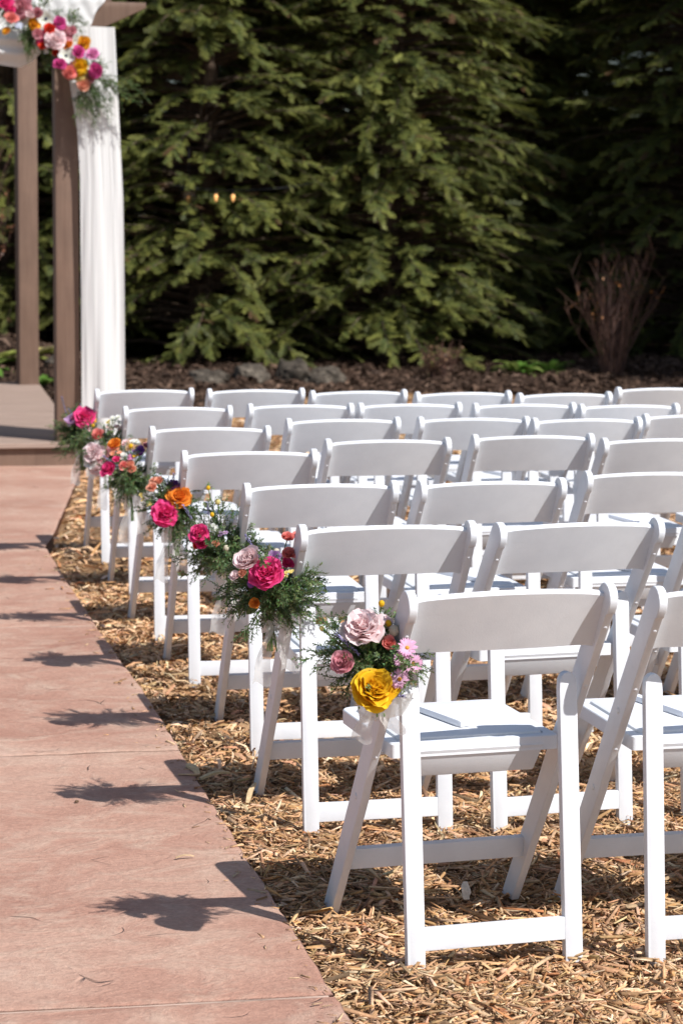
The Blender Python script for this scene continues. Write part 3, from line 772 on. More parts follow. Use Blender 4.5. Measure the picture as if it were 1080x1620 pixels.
# a few big or odd pieces that stand out singly
def lone_chip(px, py, pz, L, W_, T_, yaw, pitch, col, label):
    q = MB(); m_ = 7; V = []
    r_ = random.Random(label)
    for i in range(m_):
        t = i / (m_ - 1); wd = W_ * (.35 + .65 * math.sin(math.pi * (.12 + .8 * t))) * r_.uniform(.85, 1.1); zz = .1 * L * math.sin(math.pi * t)
        yo = r_.uniform(-.12, .12) * W_
        V += [((t - .5) * L, -wd / 2 + yo, zz - T_ / 2), ((t - .5) * L, wd / 2 + yo, zz - T_ / 2), ((t - .5) * L, wd / 2 + yo, zz + T_ / 2), ((t - .5) * L, -wd / 2 + yo, zz + T_ / 2)]
    F = [(0, 1, 2, 3), tuple((m_ - 1) * 4 + k for k in (3, 2, 1, 0))]
    for i in range(m_ - 1):
        for k in range(4): F.append((i * 4 + k, i * 4 + (k + 1) % 4, i * 4 + 4 + (k + 1) % 4, i * 4 + 4 + k)[::-1])
    q.add(V, F, col)
    o = q.build('wood_chip', M['chip'], colors=True)
    o.location = (px, py, pz); o.rotation_euler = (0, pitch, yaw)
    tag(o, label, 'wood chip', 'large single wood chips')
for a in LONE: lone_chip(*a)

# ------------------------------------------------------------------ gazebo with deck
gz = empty('gazebo', (0, 17.5, 0))
def gpart(mb, name, m_, **kw):
    o = mb.build(name, m_, None, **kw); o.parent = gz; o.location = (0, -17.5, 0); return o
def deck_r(y): return 2.075 + (y - 14.95) * .0745
yy = 14.915; k = 0
while yy < 20.86:
    q = MB(); ex = .02 if k == 0 else 0.0
    poly = [(-3.0, yy), (deck_r(yy) + ex, yy), (deck_r(yy + .138) + ex, yy + .138), (-3.0, yy + .138)]
    extrude_poly(q, poly, .142, .175 + random.uniform(-.001, .001), 'xy')
    gpart(q, 'plank', M['deck'], bevel=.004, segs=1)
    yy += .1445; k += 1
q = MB(); q.box((-.47, 14.965, .083), (5.04, .03, .116)); gpart(q, 'fascia', M['paint'])
q = MB(); extrude_poly(q, [(2.05, 14.99), (2.075, 14.99), (2.50, 20.83), (2.475, 20.83)], .0, .138, 'xy'); gpart(q, 'fascia', M['paint'])
for (px, py, s, z1, rot) in ((1.992, 15.075, .143, 2.693, 0.0), (2.40, 20.69, .165, 3.75, .08), (-2.2, 15.075, .143, 2.693, 0), (-2.2, 20.69, .165, 3.75, 0)):
    q = MB(); q.box((px, py, (.176 + z1) / 2), (s, s, z1 - .176), Matrix.Rotation(rot, 3, 'Z')); o = gpart(q, 'post', M['paint'], bevel=.006)
q = MB(); extrude_poly(q, [(-2.6, 2.694), (2.158, 2.694), (2.482, 2.845), (2.482, 2.878), (-2.6, 2.878)], 14.985, 15.155, 'xz'); gpart(q, 'beam', M['paint'], bevel=.004)
q = MB(); q.box((0, 20.69, 3.86), (5.2, .16, .2)); gpart(q, 'beam', M['paint'], bevel=.004)
for xx in (-2.2, 2.2):
    q = MB(); q.add([(xx - .07, 14.99, 2.88), (xx + .07, 14.99, 2.88), (xx + .07, 20.7, 3.97), (xx - .07, 20.7, 3.97), (xx - .07, 14.99, 3.06), (xx + .07, 14.99, 3.06), (xx + .07, 20.7, 4.15), (xx - .07, 20.7, 4.15)],
          [(0, 3, 2, 1), (4, 5, 6, 7), (0, 1, 5, 4), (1, 2, 6, 5), (2, 3, 7, 6), (3, 0, 4, 7)])
    gpart(q, 'rafter', M['paint'])
tag(gz, 'brown painted wooden gazebo with square posts, cut beam end and low plank deck', 'gazebo')

# drapes
def surf(name, fn, nu, nv, m_):
    U, Vv = np.meshgrid(np.linspace(0, 1, nu), np.linspace(0, 1, nv), indexing='ij')
    P = fn(U, Vv).reshape(-1, 3); i = np.arange(nu - 1)[:, None] * nv + np.arange(nv - 1)[None, :]
    return link_mesh(name, np_mesh(name, P, np.stack([i, i + nv, i + nv + 1, i + 1], -1).reshape(-1, 4), smooth=True), m_)
def f_panel(u, v):
    z = 2.72 - 2.655 * v
    xl = np.interp(-z, [-2.72, -2.45, -2.1, -1.8, -.06], [1.97, 1.995, 2.05, 2.066, 2.066]); xr = np.interp(-z, [-2.72, -1.7, -.06], [2.283, 2.326, 2.342])
    x_ = xl + (xr - xl) * (u + .012 * np.sin(u * 24 + 2 * z))
    amp = .006 + .003 * np.clip(v * 2.2, 0, 1)
    y_ = 14.925 + amp * (np.sin(2 * np.pi * (1.3 * u + .35 * np.sin(1.0 * z))) + .25 * np.sin(2 * np.pi * (3.1 * u + .3) + .8 * z)) + .016 * fbm(u * 4.5 + .5 * v, v * 1.6, 3) + .05 * (u - .5) ** 2
    return np.stack([x_, y_, z], -1)
drp = surf('drape', f_panel, 90, 120, M['drape'])
def f_shade_fold(u, v):  # unseen panel added behind the drape to widen its shadow on the deck
    z = 2.70 - 2.50 * v; x_ = np.interp(-z, [-2.7, -1.7, -.2], [2.23, 2.295, 2.315]) - .03 * u + .008 * np.sin(9 * u + 2 * z)
    return np.stack([x_, 14.96 + .62 * u + 0 * z, z], -1)
bf = surf('shade_fold', f_shade_fold, 30, 40, M['drape']); bf.parent = drp
tag(drp, 'long white sheer drape hanging straight beside the gazebo post', 'drape')
def f_wrap(u, v):
    pz = np.interp(v, [0, .42, .5, 1], [2.685, 2.885, 2.897, 2.90]); py = np.interp(v, [0, .42, .5, 1], [14.965, 14.965, 14.985, 15.18])
    xr = np.interp(pz, [2.68, 2.9], [2.095, 2.235]) + .01 * np.sin(v * 17)
    x_ = 1.35 + (xr - 1.35) * u
    wr = .012 * np.sin(2 * np.pi * (3.3 * v + 5 * u)) * (1 - .4 * u) + .008 * fbm(u * 9, v * 7, 3)
    return np.stack([x_, py - np.abs(wr) * (v < .46), pz + np.abs(wr) * (v >= .4)], -1)
wrp = surf('drape_wrap', f_wrap, 80, 40, M['drape'])
tag(wrp, 'white sheer cloth wound over the gazebo beam above the garland', 'drape')
def f_swag(u, v):
    x_ = .9 + 1.06 * u
    zb = np.interp(x_, [.9, 1.2, 1.45, 1.6, 1.7, 1.78, 1.86, 1.96], [2.66, 2.55, 2.50, 2.475, 2.463, 2.505, 2.585, 2.70]); zt = 2.715 + 0 * x_
    z = zt + (zb - zt) * v
    y_ = 14.955 - .07 * np.sin(np.pi * np.clip(v, 0, 1)) - .016 * np.sin(2 * np.pi * (2.6 * v + .5 * u)) * np.sin(np.pi * v) + .006 * fbm(u * 6, v * 9, 3)
    return np.stack([x_, y_, z], -1)
tag(surf('drape_swag', f_swag, 60, 40, M['drape']), 'white sheer swag sagging below the beam left of the garland', 'drape')

# ------------------------------------------------------------------ cedars
def spray_proto(seed):
    r_ = np.random.RandomState(seed); V = []; F = []; tipw = []
    def tri(a, b, c, w):
        k = len(V); V.extend([a, b, c]); tipw.extend(w); F.append((k, k + 1, k + 2))
    def droop(p): return np.array([p[0], p[1], p[2] - .16 * p[0] ** 2 - .2 * p[1] ** 2])
    nt_ = 5
    for side in (-1, 1):
        for i in range(nt_):
            p = .06 + .86 * (i + (.5 if side > 0 else 0)) / nt_
            Ln = (.27 * (1 - p) ** .7 + .11) * r_.uniform(.8, 1.15); an = R(r_.uniform(26, 44)) * side
            dr = np.array([math.cos(an), math.sin(an), r_.uniform(-.15, .12)]); pr_ = np.array([-math.sin(an), math.cos(an), 0])
            b = np.array([p, 0, 0]); e = b + dr * Ln; wv = pr_ * .020
            tri(droop(b - wv), droop(b + wv), droop(e), (p * .5, p * .5, 1))
            nl = 2
            for s2 in (-1, 1):
                for j in range(nl):
                    q = .12 + .8 * (j + .3 * (s2 > 0)) / nl
                    ll = Ln * .45 * (1 - .5 * q) + .03; a2 = an + s2 * R(r_.uniform(30, 48))
                    d2 = np.array([math.cos(a2), math.sin(a2), r_.uniform(-.25, .15)]); b2 = b + dr * Ln * q
                    p2 = np.array([-math.sin(a2), math.cos(a2), 0]) * .028
                    tri(droop(b2 - p2 * .6 + d2 * ll * .1), droop(b2 + p2 + d2 * ll * .35), droop(b2 + d2 * ll), (q * .6, q * .7, min(1, .5 + q * .6)))
    tri(droop(np.array([0, -.012, 0])), droop(np.array([0, .012, 0])), droop(np.array([1.04, 0, 0])), (0, 0, 1))
    return np.array(V), np.array(F), np.array(tipw)
PROTO = [spray_proto(s) for s in (1, 2, 3)]

def frame_from(dirs, ups):
    x_ = dirs / np.linalg.norm(dirs, axis=1, keepdims=True)
    z_ = ups - (ups * x_).sum(1, keepdims=True) * x_; z_ /= np.linalg.norm(z_, axis=1, keepdims=True)
    y_ = np.cross(z_, x_)
    return np.stack([x_, y_, z_], -1)

def make_cedar(seed, H=8.6, R0=1.95, nl=770, ns=31):
    r_ = np.random.RandomState(seed)
    pos = []; dr = []; up = []; sc = []; tone = []
    wood = MB()
    zt = np.linspace(0, H, 14)
    wood.tube([(.04 * math.sin(z * 1.3 + seed), .04 * math.cos(z * .9), z) for z in zt], [.13 * (1 - z / H) ** .8 + .012 for z in zt], 8)
    for i in range(nl):
        low = r_.rand() < .78
        z0 = r_.uniform(.08, 4.9) if low else r_.uniform(4.6, H * .97)
        az = i * 2.39996 + r_.uniform(-.3, .3)
        Rz = R0 * max(.08, (1 - z0 / (H + .3))) ** .62 * r_.uniform(.68, 1.1)
        if z0 < .5: Rz *= .9
        d2 = np.array([math.cos(az), math.sin(az), 0]); lat = np.array([-d2[1], d2[0], 0])
        rise = r_.uniform(.10, .42); drp = r_.uniform(.22, .48); bend = r_.uniform(-.22, .22)
        def P(q): return d2 * Rz * q + lat * Rz * bend * q * q + np.array([0, 0, z0 + Rz * (rise * q - drp * q * q)])
        if low: wood.tube([P(q) for q in (0, .35, .7, .98)], [.022, .015, .009, .003], 4, cap=False)
        m_ = ns if low else 8
        tn = r_.uniform(.72, 1.3)
        for j in range(m_):
            q = .34 + .66 * ((j + r_.rand()) / m_) ** .8
            p = P(q); tdir = P(min(1, q + .02)) - P(q - .02); tdir /= np.linalg.norm(tdir)
            sgn = -1 if j % 2 else 1
            a = R(r_.uniform(15, 65)) * sgn if q < .9 else R(r_.uniform(-25, 25))
            v = tdir * math.cos(a) + lat * math.sin(a) + np.array([0, 0, r_.uniform(-.30, .38)])
            u = np.array([0, 0, 1.0]) + lat * r_.normal() * .45 + d2 * r_.uniform(0, 1.1)
            s = (r_.uniform(.125, .245) * (1.1 - .25 * q)) * (1 if low else 2.6)
            pos.append(p); dr.append(v); up.append(u); sc.append(s); tone.append(tn * r_.uniform(.8, 1.2))
    pos = np.array(pos); Rm = frame_from(np.array(dr), np.array(up)); sc = np.array(sc); tone = np.array(tone)
    Vs = []; Fs = []; Cs = []; off = 0
    pick = r_.randint(0, 3, len(pos))
    for k in range(3):
        Pv, Pf, tw = PROTO[k]; ix = np.where(pick == k)[0]
        V = np.einsum('nij,kj->nki', Rm[ix], Pv) * sc[ix][:, None, None] + pos[ix][:, None, :]
        F = Pf[None] + (np.arange(len(ix)) * len(Pv))[:, None, None] + off
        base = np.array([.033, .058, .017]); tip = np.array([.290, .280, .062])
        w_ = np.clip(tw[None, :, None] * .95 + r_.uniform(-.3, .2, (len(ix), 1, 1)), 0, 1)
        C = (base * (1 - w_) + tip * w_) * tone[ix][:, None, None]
        dead = r_.rand(len(ix)) < .022
        C[dead] = np.array([.14, .075, .038])
        Vs.append(V.reshape(-1, 3)); Fs.append(F.reshape(-1, 3)); Cs.append(C.reshape(-1, 3)); off += V.shape[0] * V.shape[1]
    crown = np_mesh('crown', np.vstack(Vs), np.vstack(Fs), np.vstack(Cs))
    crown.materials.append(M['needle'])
    trunk = wood.mesh('trunk', smooth=True); trunk.materials.append(M['bark'])
    return crown, trunk
CEDARS = [make_cedar(11)]
def cedar(which, x, y, rz, s, label, group='cedars behind the seating'):
    t = empty('cedar_tree', (x, y, float(bed_h(np.array(x), np.array(y))) if y > 20 else -.05), rz)
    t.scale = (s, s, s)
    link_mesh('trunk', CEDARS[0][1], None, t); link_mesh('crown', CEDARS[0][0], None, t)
    tag(t, label, 'tree', group)
for a in TREES: cedar(*a)

# ------------------------------------------------------------------ shrubs, plants, rocks in the bed
def twig_shrub(name, x, y, seed, nst, h, spread, leaves, label, cat='shrub', cols=((.11, .06, .045), (.16, .085, .06), (.075, .045, .038)), leafcol=(.45, .17, .04), lo=.55, lean=0.0):
    r_ = random.Random(seed); z0 = float(bed_h(np.array(x), np.array(y)))
    t = empty(name, (x, y, z0)); st = MB(); lf = MB()
    for i in range(nst):
        az = r_.uniform(0, 2 * math.pi); sp = spread * r_.random() ** .7; hh = h * r_.uniform(.45, 1.0)
        b = Vector((math.cos(az) * .10 * r_.random(), math.sin(az) * .10 * r_.random(), -.04))
        tip = Vector((math.cos(az) * sp + lean * hh, math.sin(az) * sp, hh)); c = r_.choice(cols)
        pts = []
        for q in (0, .25, .5, .75, 1):
            p = b.lerp(tip, q) + Vector((math.cos(az), math.sin(az), 0)) * (.12 * spread * math.sin(math.pi * q) * -.6) + Vector((r_.uniform(-.07, .07), r_.uniform(-.07, .07), 0)) * q
            pts.append(p)
        st.tube([tuple(p) for p in pts], [.007, .0055, .004, .003, .0015], 4, c, cap=False)
        for k in range(6):
            q = r_.uniform(.3, .95); i0 = min(3, int(q * 4)); p = pts[i0].lerp(pts[i0 + 1], q * 4 - i0)
            dv = Vector((r_.uniform(-1, 1), r_.uniform(-1, 1), r_.uniform(.6, 1.6))).normalized() * r_.uniform(.08, .26)
            st.tube([tuple(p), tuple(p + dv * .55 + Vector((0, 0, .01))), tuple(p + dv)], [.0035, .0025, .0012], 3, c, cap=False)
            if r_.random() < leaves and hh * q > lo * h * .6:
                for m_ in range(r_.randint(1, 4)):
                    e = p + dv * r_.uniform(.3, 1.0); a = Vector((r_.uniform(-1, 1), r_.uniform(-1, 1), r_.uniform(-1.2, .3))).normalized() * r_.uniform(.025, .05)
                    n_ = a.cross(Vector((r_.uniform(-1, 1), r_.uniform(-1, 1), r_.uniform(-1, 1)))).normalized() * a.length * .3
                    f_ = r_.uniform(.6, 1.3)
                    lf.add([tuple(e), tuple(e + a * .5 + n_), tuple(e + a), tuple(e + a * .5 - n_)], [(0, 1, 2, 3)], tuple(v * f_ for v in leafcol))
    st.build('stems', M['twig'], t, colors=True)
    if lf.n: lf.build('leaves', M['leaf'], t, colors=True)
    tag(t, label, cat)
for a in SHRUBS: twig_shrub(*a[:-1], **a[-1])

def leaf_plant(x, y, seed, nl, L, label, cols=((.10, .20, .03), (.14, .25, .045), (.22, .28, .07)), wide=.32, upright=.9):
    r_ = random.Random(seed); z0 = float(bed_h(np.array(x), np.array(y))); t = empty('leafy_plant', (x, y, z0 - .02))
    for i in range(nl):
        q = MB(); az = i * 2.4 + r_.uniform(-.4, .4); el = r_.uniform(.35, 1.25) * upright; ll = L * r_.uniform(.6, 1.15)
        d_ = Vector((math.cos(az), math.sin(az), 0)); s_ = Vector((-d_.y, d_.x, 0)); V = []; c = r_.choice(cols); m_ = 6
        for k in range(m_ + 1):
            u = k / m_; a = el - u * 1.0; rr = ll * u
            p = d_ * (math.cos(el - .5 * u) * rr) + Vector((0, 0, math.sin(el - .6 * u) * rr)) + d_ * r_.uniform(0, .01) + d_ * .015
            wd = ll * wide * math.sin(math.pi * (.06 + .90 * u)) * .5
            V += [tuple(p - s_ * wd + Vector((0, 0, wd * .35))), tuple(p), tuple(p + s_ * wd + Vector((0, 0, wd * .35)))]
        F = []
        for k in range(m_): F += [(3 * k, 3 * k + 1, 3 * k + 4, 3 * k + 3), (3 * k + 1, 3 * k + 2, 3 * k + 5, 3 * k + 4)]
        q.add(V, F, c); q.build('leaf', M['leaf'], t, colors=True, smooth=True)
    tag(t, label, 'plant', 'small leafy plants in the bed')
for a in PLANTS: leaf_plant(*a[:6], **(a[6] if len(a) > 6 else {}))

def rock(x, y, s, seed, label):
    bm = bmesh.new(); bmesh.ops.create_icosphere(bm, subdivisions=4, radius=1.0)
    from mathutils import noise as mn
    for v in bm.verts:
        p = v.co.copy(); o_ = Vector((seed * 3.1, seed * 1.7, 0))
        d_ = 1 + .38 * mn.noise(p * 1.1 + o_) + .22 * abs(mn.noise(p * 2.6 + o_)) + .07 * mn.noise(p * 7 + o_)
        f_ = p * d_
        f_.z = max(-.5, min(f_.z, .85 + .35 * mn.noise(p * 1.8 + o_)))
        v.co = Vector((f_.x * s[0], f_.y * s[1], f_.z * s[2]))
    me = bpy.data.meshes.new('rock'); bm.to_mesh(me); bm.free()
    me.polygons.foreach_set('use_smooth', np.ones(len(me.polygons), dtype=bool)); me.set_sharp_from_angle(angle=R(28))
    o = link_mesh('rock', me, M['rock'], None, (x, y, float(bed_h(np.array(x), np.array(y))) + s[2] * .12)); o.rotation_euler = (0, 0, seed)
    tag(o, label, 'rock', 'rocks edging the bed')
for a in ROCKS: rock(*a)

# lantern and bulbs glowing among the branches
def lantern(x, y, z, label):
    t = empty('lantern', (x, y, z - .15)); z = .15
    q = MB(); q.tube([(0, 0, z + .23), (.01, .02, z + .5), (.03, .16, z + .62)], .006, 6); q.build('hanger', M['black'], t)
    t.scale = (.85, .85, .85)
    q = MB(); q.box((0, 0, z - .12), (.13, .13, .02)); q.box((0, 0, z - .145), (.08, .08, .035))
    for sx in (-1, 1):
        for sy in (-1, 1): q.tube([(sx * .052, sy * .052, z - .11), (sx * .075, sy * .075, z + .105)], .006, 4)
    q.build('frame', M['black'], t)
    q = MB()
    for k in range(4):
        a0 = k * math.pi / 2 + math.pi / 4; a1 = a0 + math.pi / 2; c0, s0, c1, s1 = math.cos(a0), math.sin(a0), math.cos(a1), math.sin(a1)
        q.add([(c0 * .070, s0 * .070, z - .108), (c1 * .070, s1 * .070, z - .108), (c1 * .102, s1 * .102, z + .10), (c0 * .102, s0 * .102, z + .10)], [(0, 1, 2, 3)])
    q.build('glass', M['glass'], t)
    q = MB(); n_ = 4; V = [(math.cos(k * math.pi / 2 + math.pi / 4) * .17, math.sin(k * math.pi / 2 + math.pi / 4) * .17, z + .105) for k in range(4)]
    V += [(math.cos(k * math.pi / 2 + math.pi / 4) * .05, math.sin(k * math.pi / 2 + math.pi / 4) * .05, z + .19) for k in range(4)]
    q.add(V, [(3, 2, 1, 0), (4, 5, 6, 7)] + [(k, (k + 1) % 4, 4 + (k + 1) % 4, 4 + k) for k in range(4)]); q.tube([(0, 0, z + .19), (0, 0, z + .235)], [.02, .006], 8)
    q.build('lantern_roof', M['black'], t)
    q = MB(); q.tube([(0, 0, z - .11), (0, 0, z - .045)], .010, 8); q.build('socket', M['black'], t)
    q = MB(); q.tube([(0, 0, z - .045 + .09 * i / 8) for i in range(9)], [.004 + .016 * math.sin(math.pi * (i / 8) ** .8) for i in range(9)], 8); q.build('bulb', M['bulb'], t, smooth=True)
    tag(t, label, 'lantern')
lantern(4.40, 24.0, 1.82, 'dark lantern with a glowing bulb hanging among the left cedar boughs')
t = empty('string_light', (4.66, 23.35, 1.88))
q = MB(); q.tube([(-.55 + 1.5 * k / 14, .25 * math.sin(k * .5), .05 - .07 * math.sin(math.pi * k / 14) + .05 * (k / 14)) for k in range(15)], .005, 5); q.build('cord', M['black'], t)
for dx in (-.085, .085):
    q = MB(); q.tube([(dx, .12, .0), (dx, .12, -.035)], .010, 7); sk = q.build('socket', M['black'], t)
    q = MB(); q.tube([(dx, .12, -.03 - .075 * i / 8) for i in range(9)], [.005 + .014 * math.sin(math.pi * (i / 8) ** .7) for i in range(9)], 8); q.build('bulb', M['bulb'], sk, smooth=True)
tag(t, 'dark cord with two small warm lit bulbs among the cedar branches', 'string light')

# ------------------------------------------------------------------ folding chairs
TZ, TY = .78, .554
LP = math.hypot(TZ, TY); tv = Vector((0, -TY / LP, TZ / LP)); nv = Vector((0, -TZ / LP, -TY / LP))   # up the post / out of its rear edge
OY = .30                                                                                          # root sits under the seat
def sd(s, d):
    p = Vector((0, TY, 0)) + tv * s + nv * d
    return (p.y - OY, p.z)
HW = .2102
def chair_meshes():
    D = {}
    # sloping front leg that runs up into the back post
    k = nv.z / tv.z
    hd, rd, fd = .032, .027, -.031
    s_hi = LP - .052; s_lo = .40
    poly = [sd(.026 * k, -.026), sd(.45, fd), sd(LP - .030, fd)]
    for i in range(1, 8):
        a = math.pi * i / 8; poly.append(sd(LP - .030 + .032 * math.sin(a), (fd + hd) / 2 - (hd - fd) / 2 * math.cos(a)))
    poly += [sd(LP - .030, hd), sd(s_hi + .006, hd), sd(s_hi, rd), sd(s_lo + .03, rd), sd(s_lo, hd - .001), sd(-.026 * k, .026)]
    q = MB(); extrude_poly(q, poly, -.0092, .0092, 'yz'); D['leg'] = q.mesh('leg', bevel=.0032, segs=3, angle=30)
    # backrest: arched, dished plate swept between the posts
    q = MB(); nx = 29; V = []; F = []; cs = 10
    for i in range(nx):
        x_ = -.2015 + .403 * i / (nx - 1); e = x_ / .2015; b = 1 - e * e
        s0 = .806 + .012 * b; s1 = .934 + .023 * b; dc = -.004 + .017 * b + .006 * math.exp(-((.2015 - abs(x_)) / .010))
        h = .0068
        for (ss, dd) in ((s0, dc - h * .5), (s0 + .003, dc - h), (s0 + .05, dc - h), (s1 - .004, dc - h), (s1, dc - h * .45), (s1, dc + h * .45), (s1 - .004, dc + h), (s0 + .05, dc + h), (s0 + .003, dc + h), (s0, dc + h * .5)):
            y_, z_ = sd(ss, dd - .15 * (ss - .872)); V.append((x_, y_, z_))
    for i in range(nx - 1):
        for c in range(cs): F.append((i * cs + c, i * cs + (c + 1) % cs, (i + 1) * cs + (c + 1) % cs, (i + 1) * cs + c))
    F += [tuple(range(cs))[::-1], tuple(range((nx - 1) * cs, nx * cs))]
    q.add(V, F); D['backrest'] = q.mesh('backrest', smooth=True)
    bm = bmesh.new(); bm.from_mesh(D['backrest']); bmesh.ops.recalc_face_normals(bm, faces=bm.faces); bm.to_mesh(D['backrest']); bm.free()
    # rear leg: flat strip, rounded top, foot chamfer
    ya, za, yb, zb = .137 - OY, .588, .080 - OY, -.012
    def rear_leg(sgn):
        q = MB(); P = []; xc = .1705; hw_ = .0193
        prof = [(xc - hw_, 0), (xc - hw_, .94)]
        for i in range(1, 8):
            a = math.pi * i / 8; prof.append((xc - hw_ * math.cos(a), .955 + .045 * math.sin(a) * 1.0))
        prof += [(xc + hw_, .94), (xc + hw_, .03), (xc + hw_ - .006, 0)]
        V = []
        for (xx, t) in prof: V.append((sgn * xx, yb + (ya - yb) * t - .0105, zb + (za - zb) * t))
        for (xx, t) in prof: V.append((sgn * xx, yb + (ya - yb) * t + .0105, zb + (za - zb) * t))
        n_ = len(prof); F = [tuple(range(n_)), tuple(range(n_, 2 * n_))[::-1]] + [(i, n_ + i, n_ + (i + 1) % n_, (i + 1) % n_) for i in range(n_)]
        q.add(V, F); return q.mesh('rear_leg', bevel=.003, segs=2, angle=30)
    D['rear_leg'] = [rear_leg(-1), rear_leg(1)]
    def at_rear(z): return yb + (ya - yb) * (z - zb) / (za - zb)
    q = MB(); rot = Matrix.Rotation(-math.atan2(ya - yb, za - zb), 3, 'X')
    q.box((0, at_rear(.062), .062), (.308, .0185, .047), rot); D['rear_stretcher'] = q.mesh('rear_stretcher', bevel=.003, segs=2)
    q = MB(); y_, z_ = sd(.170, -.004); q.box((0, y_, z_), (.403, .022, .046), Matrix.Rotation(.12, 3, 'X')); D['front_stretcher'] = q.mesh('front_stretcher', bevel=.003, segs=2)
    # seat frame ring with a recess, and the padded insert
    def rr(hx, y0, y1, rf, rb, n_=6):
        pts = []
        for (cx, cy, r_, a0) in ((hx - rf, y1 - rf, rf, 0), (-hx + rf, y1 - rf, rf, 90), (-hx + rb, y0 + rb, rb, 180), (hx - rb, y0 + rb, rb, 270)):
            for i in range(n_): a = R(a0 + 90 * i / (n_ - 1)); pts.append((cx + r_ * math.cos(a), cy + r_ * math.sin(a)))
        return pts
    def zs(y): return .441 + (y - .215) * (.008 / .385)      # seat plane, rising to the front
    o_ = rr(.183, .206, .580, .030, .008); i_ = rr(.161, .228, .556, .022, .012)
    i2 = [(a * .985, b) for a, b in i_]
    loops = [(o_, -.030), (o_, -.002), ([(a * .99, .4 + (b - .4) * .99) for a, b in o_], 0.0), (i_, 0.0), (i_, -.009), ([(a * .3, .4 + (b - .4) * .3) for a, b in i_], -.009)]
    q = MB(); V = []; F = []; n_ = len(o_)
    for lp, dz in loops:
        for (a, b) in lp: V.append((a, b - OY, zs(b) + dz))
    for j in range(len(loops) - 1):
        for i in range(n_): F.append((j * n_ + i, j * n_ + (i + 1) % n_, (j + 1) * n_ + (i + 1) % n_, (j + 1) * n_ + i))
    F.append(tuple(range(n_))[::-1]); F.append(tuple(range((len(loops) - 1) * n_, len(loops) * n_)))
    q.add(V, F); D['seat_frame'] = q.mesh('seat_frame', smooth=True)
    q = MB(); V = []; F = []
    for (sc_, dz) in ((.975, -.0088), (.980, -.001), (.968, .0035), (.93, .0062), (.6, .0085), (.25, .009)):
        for (a, b) in i_: V.append((a * sc_, .401 + (b - .401) * sc_ - OY, zs(.401 + (b - .401) * sc_) + dz))
    for j in range(5):
        for i in range(n_): F.append((j * n_ + i, j * n_ + (i + 1) % n_, (j + 1) * n_ + (i + 1) % n_, (j + 1) * n_ + i))
    F.append(tuple(range(5 * n_, 6 * n_))); q.add(V, F); D['seat_pad'] = q.mesh('seat_pad', smooth=True)
    # sloping apron below the rear edge of the seat
    q = MB(); V = []
    for (yo, zo, hx) in ((.2025, .4235, .1495), (.214, .4235, .1495), (.2415, .369, .136), (.230, .364, .136)):
        V += [(-hx, yo - OY, zo), (hx, yo - OY, zo)]
    q.add(V, [(0, 1, 3, 2), (2, 3, 5, 4), (4, 5, 7, 6), (6, 7, 1, 0), (0, 2, 4, 6), (1, 7, 5, 3)]); D['seat_apron'] = q.mesh('seat_apron', bevel=.003, segs=2)
    q = MB(); q.tube([(-.0025, 0, 0), (.0012, 0, 0), (.0022, 0, 0)], [.0072, .0072, .0052], 14); D['bolt'] = q.mesh('bolt', smooth=True)
    return D
CM = chair_meshes()
ROWS = ['front row nearest the camera', 'second row from the camera', 'third row from the camera', 'fourth row from the camera', 'fifth row from the camera', 'sixth row from the camera', 'last row before the cedars']
COLS = ['beside the aisle', 'second from the aisle', 'third from the aisle', 'fourth from the aisle', 'fifth from the aisle', 'sixth from the aisle']
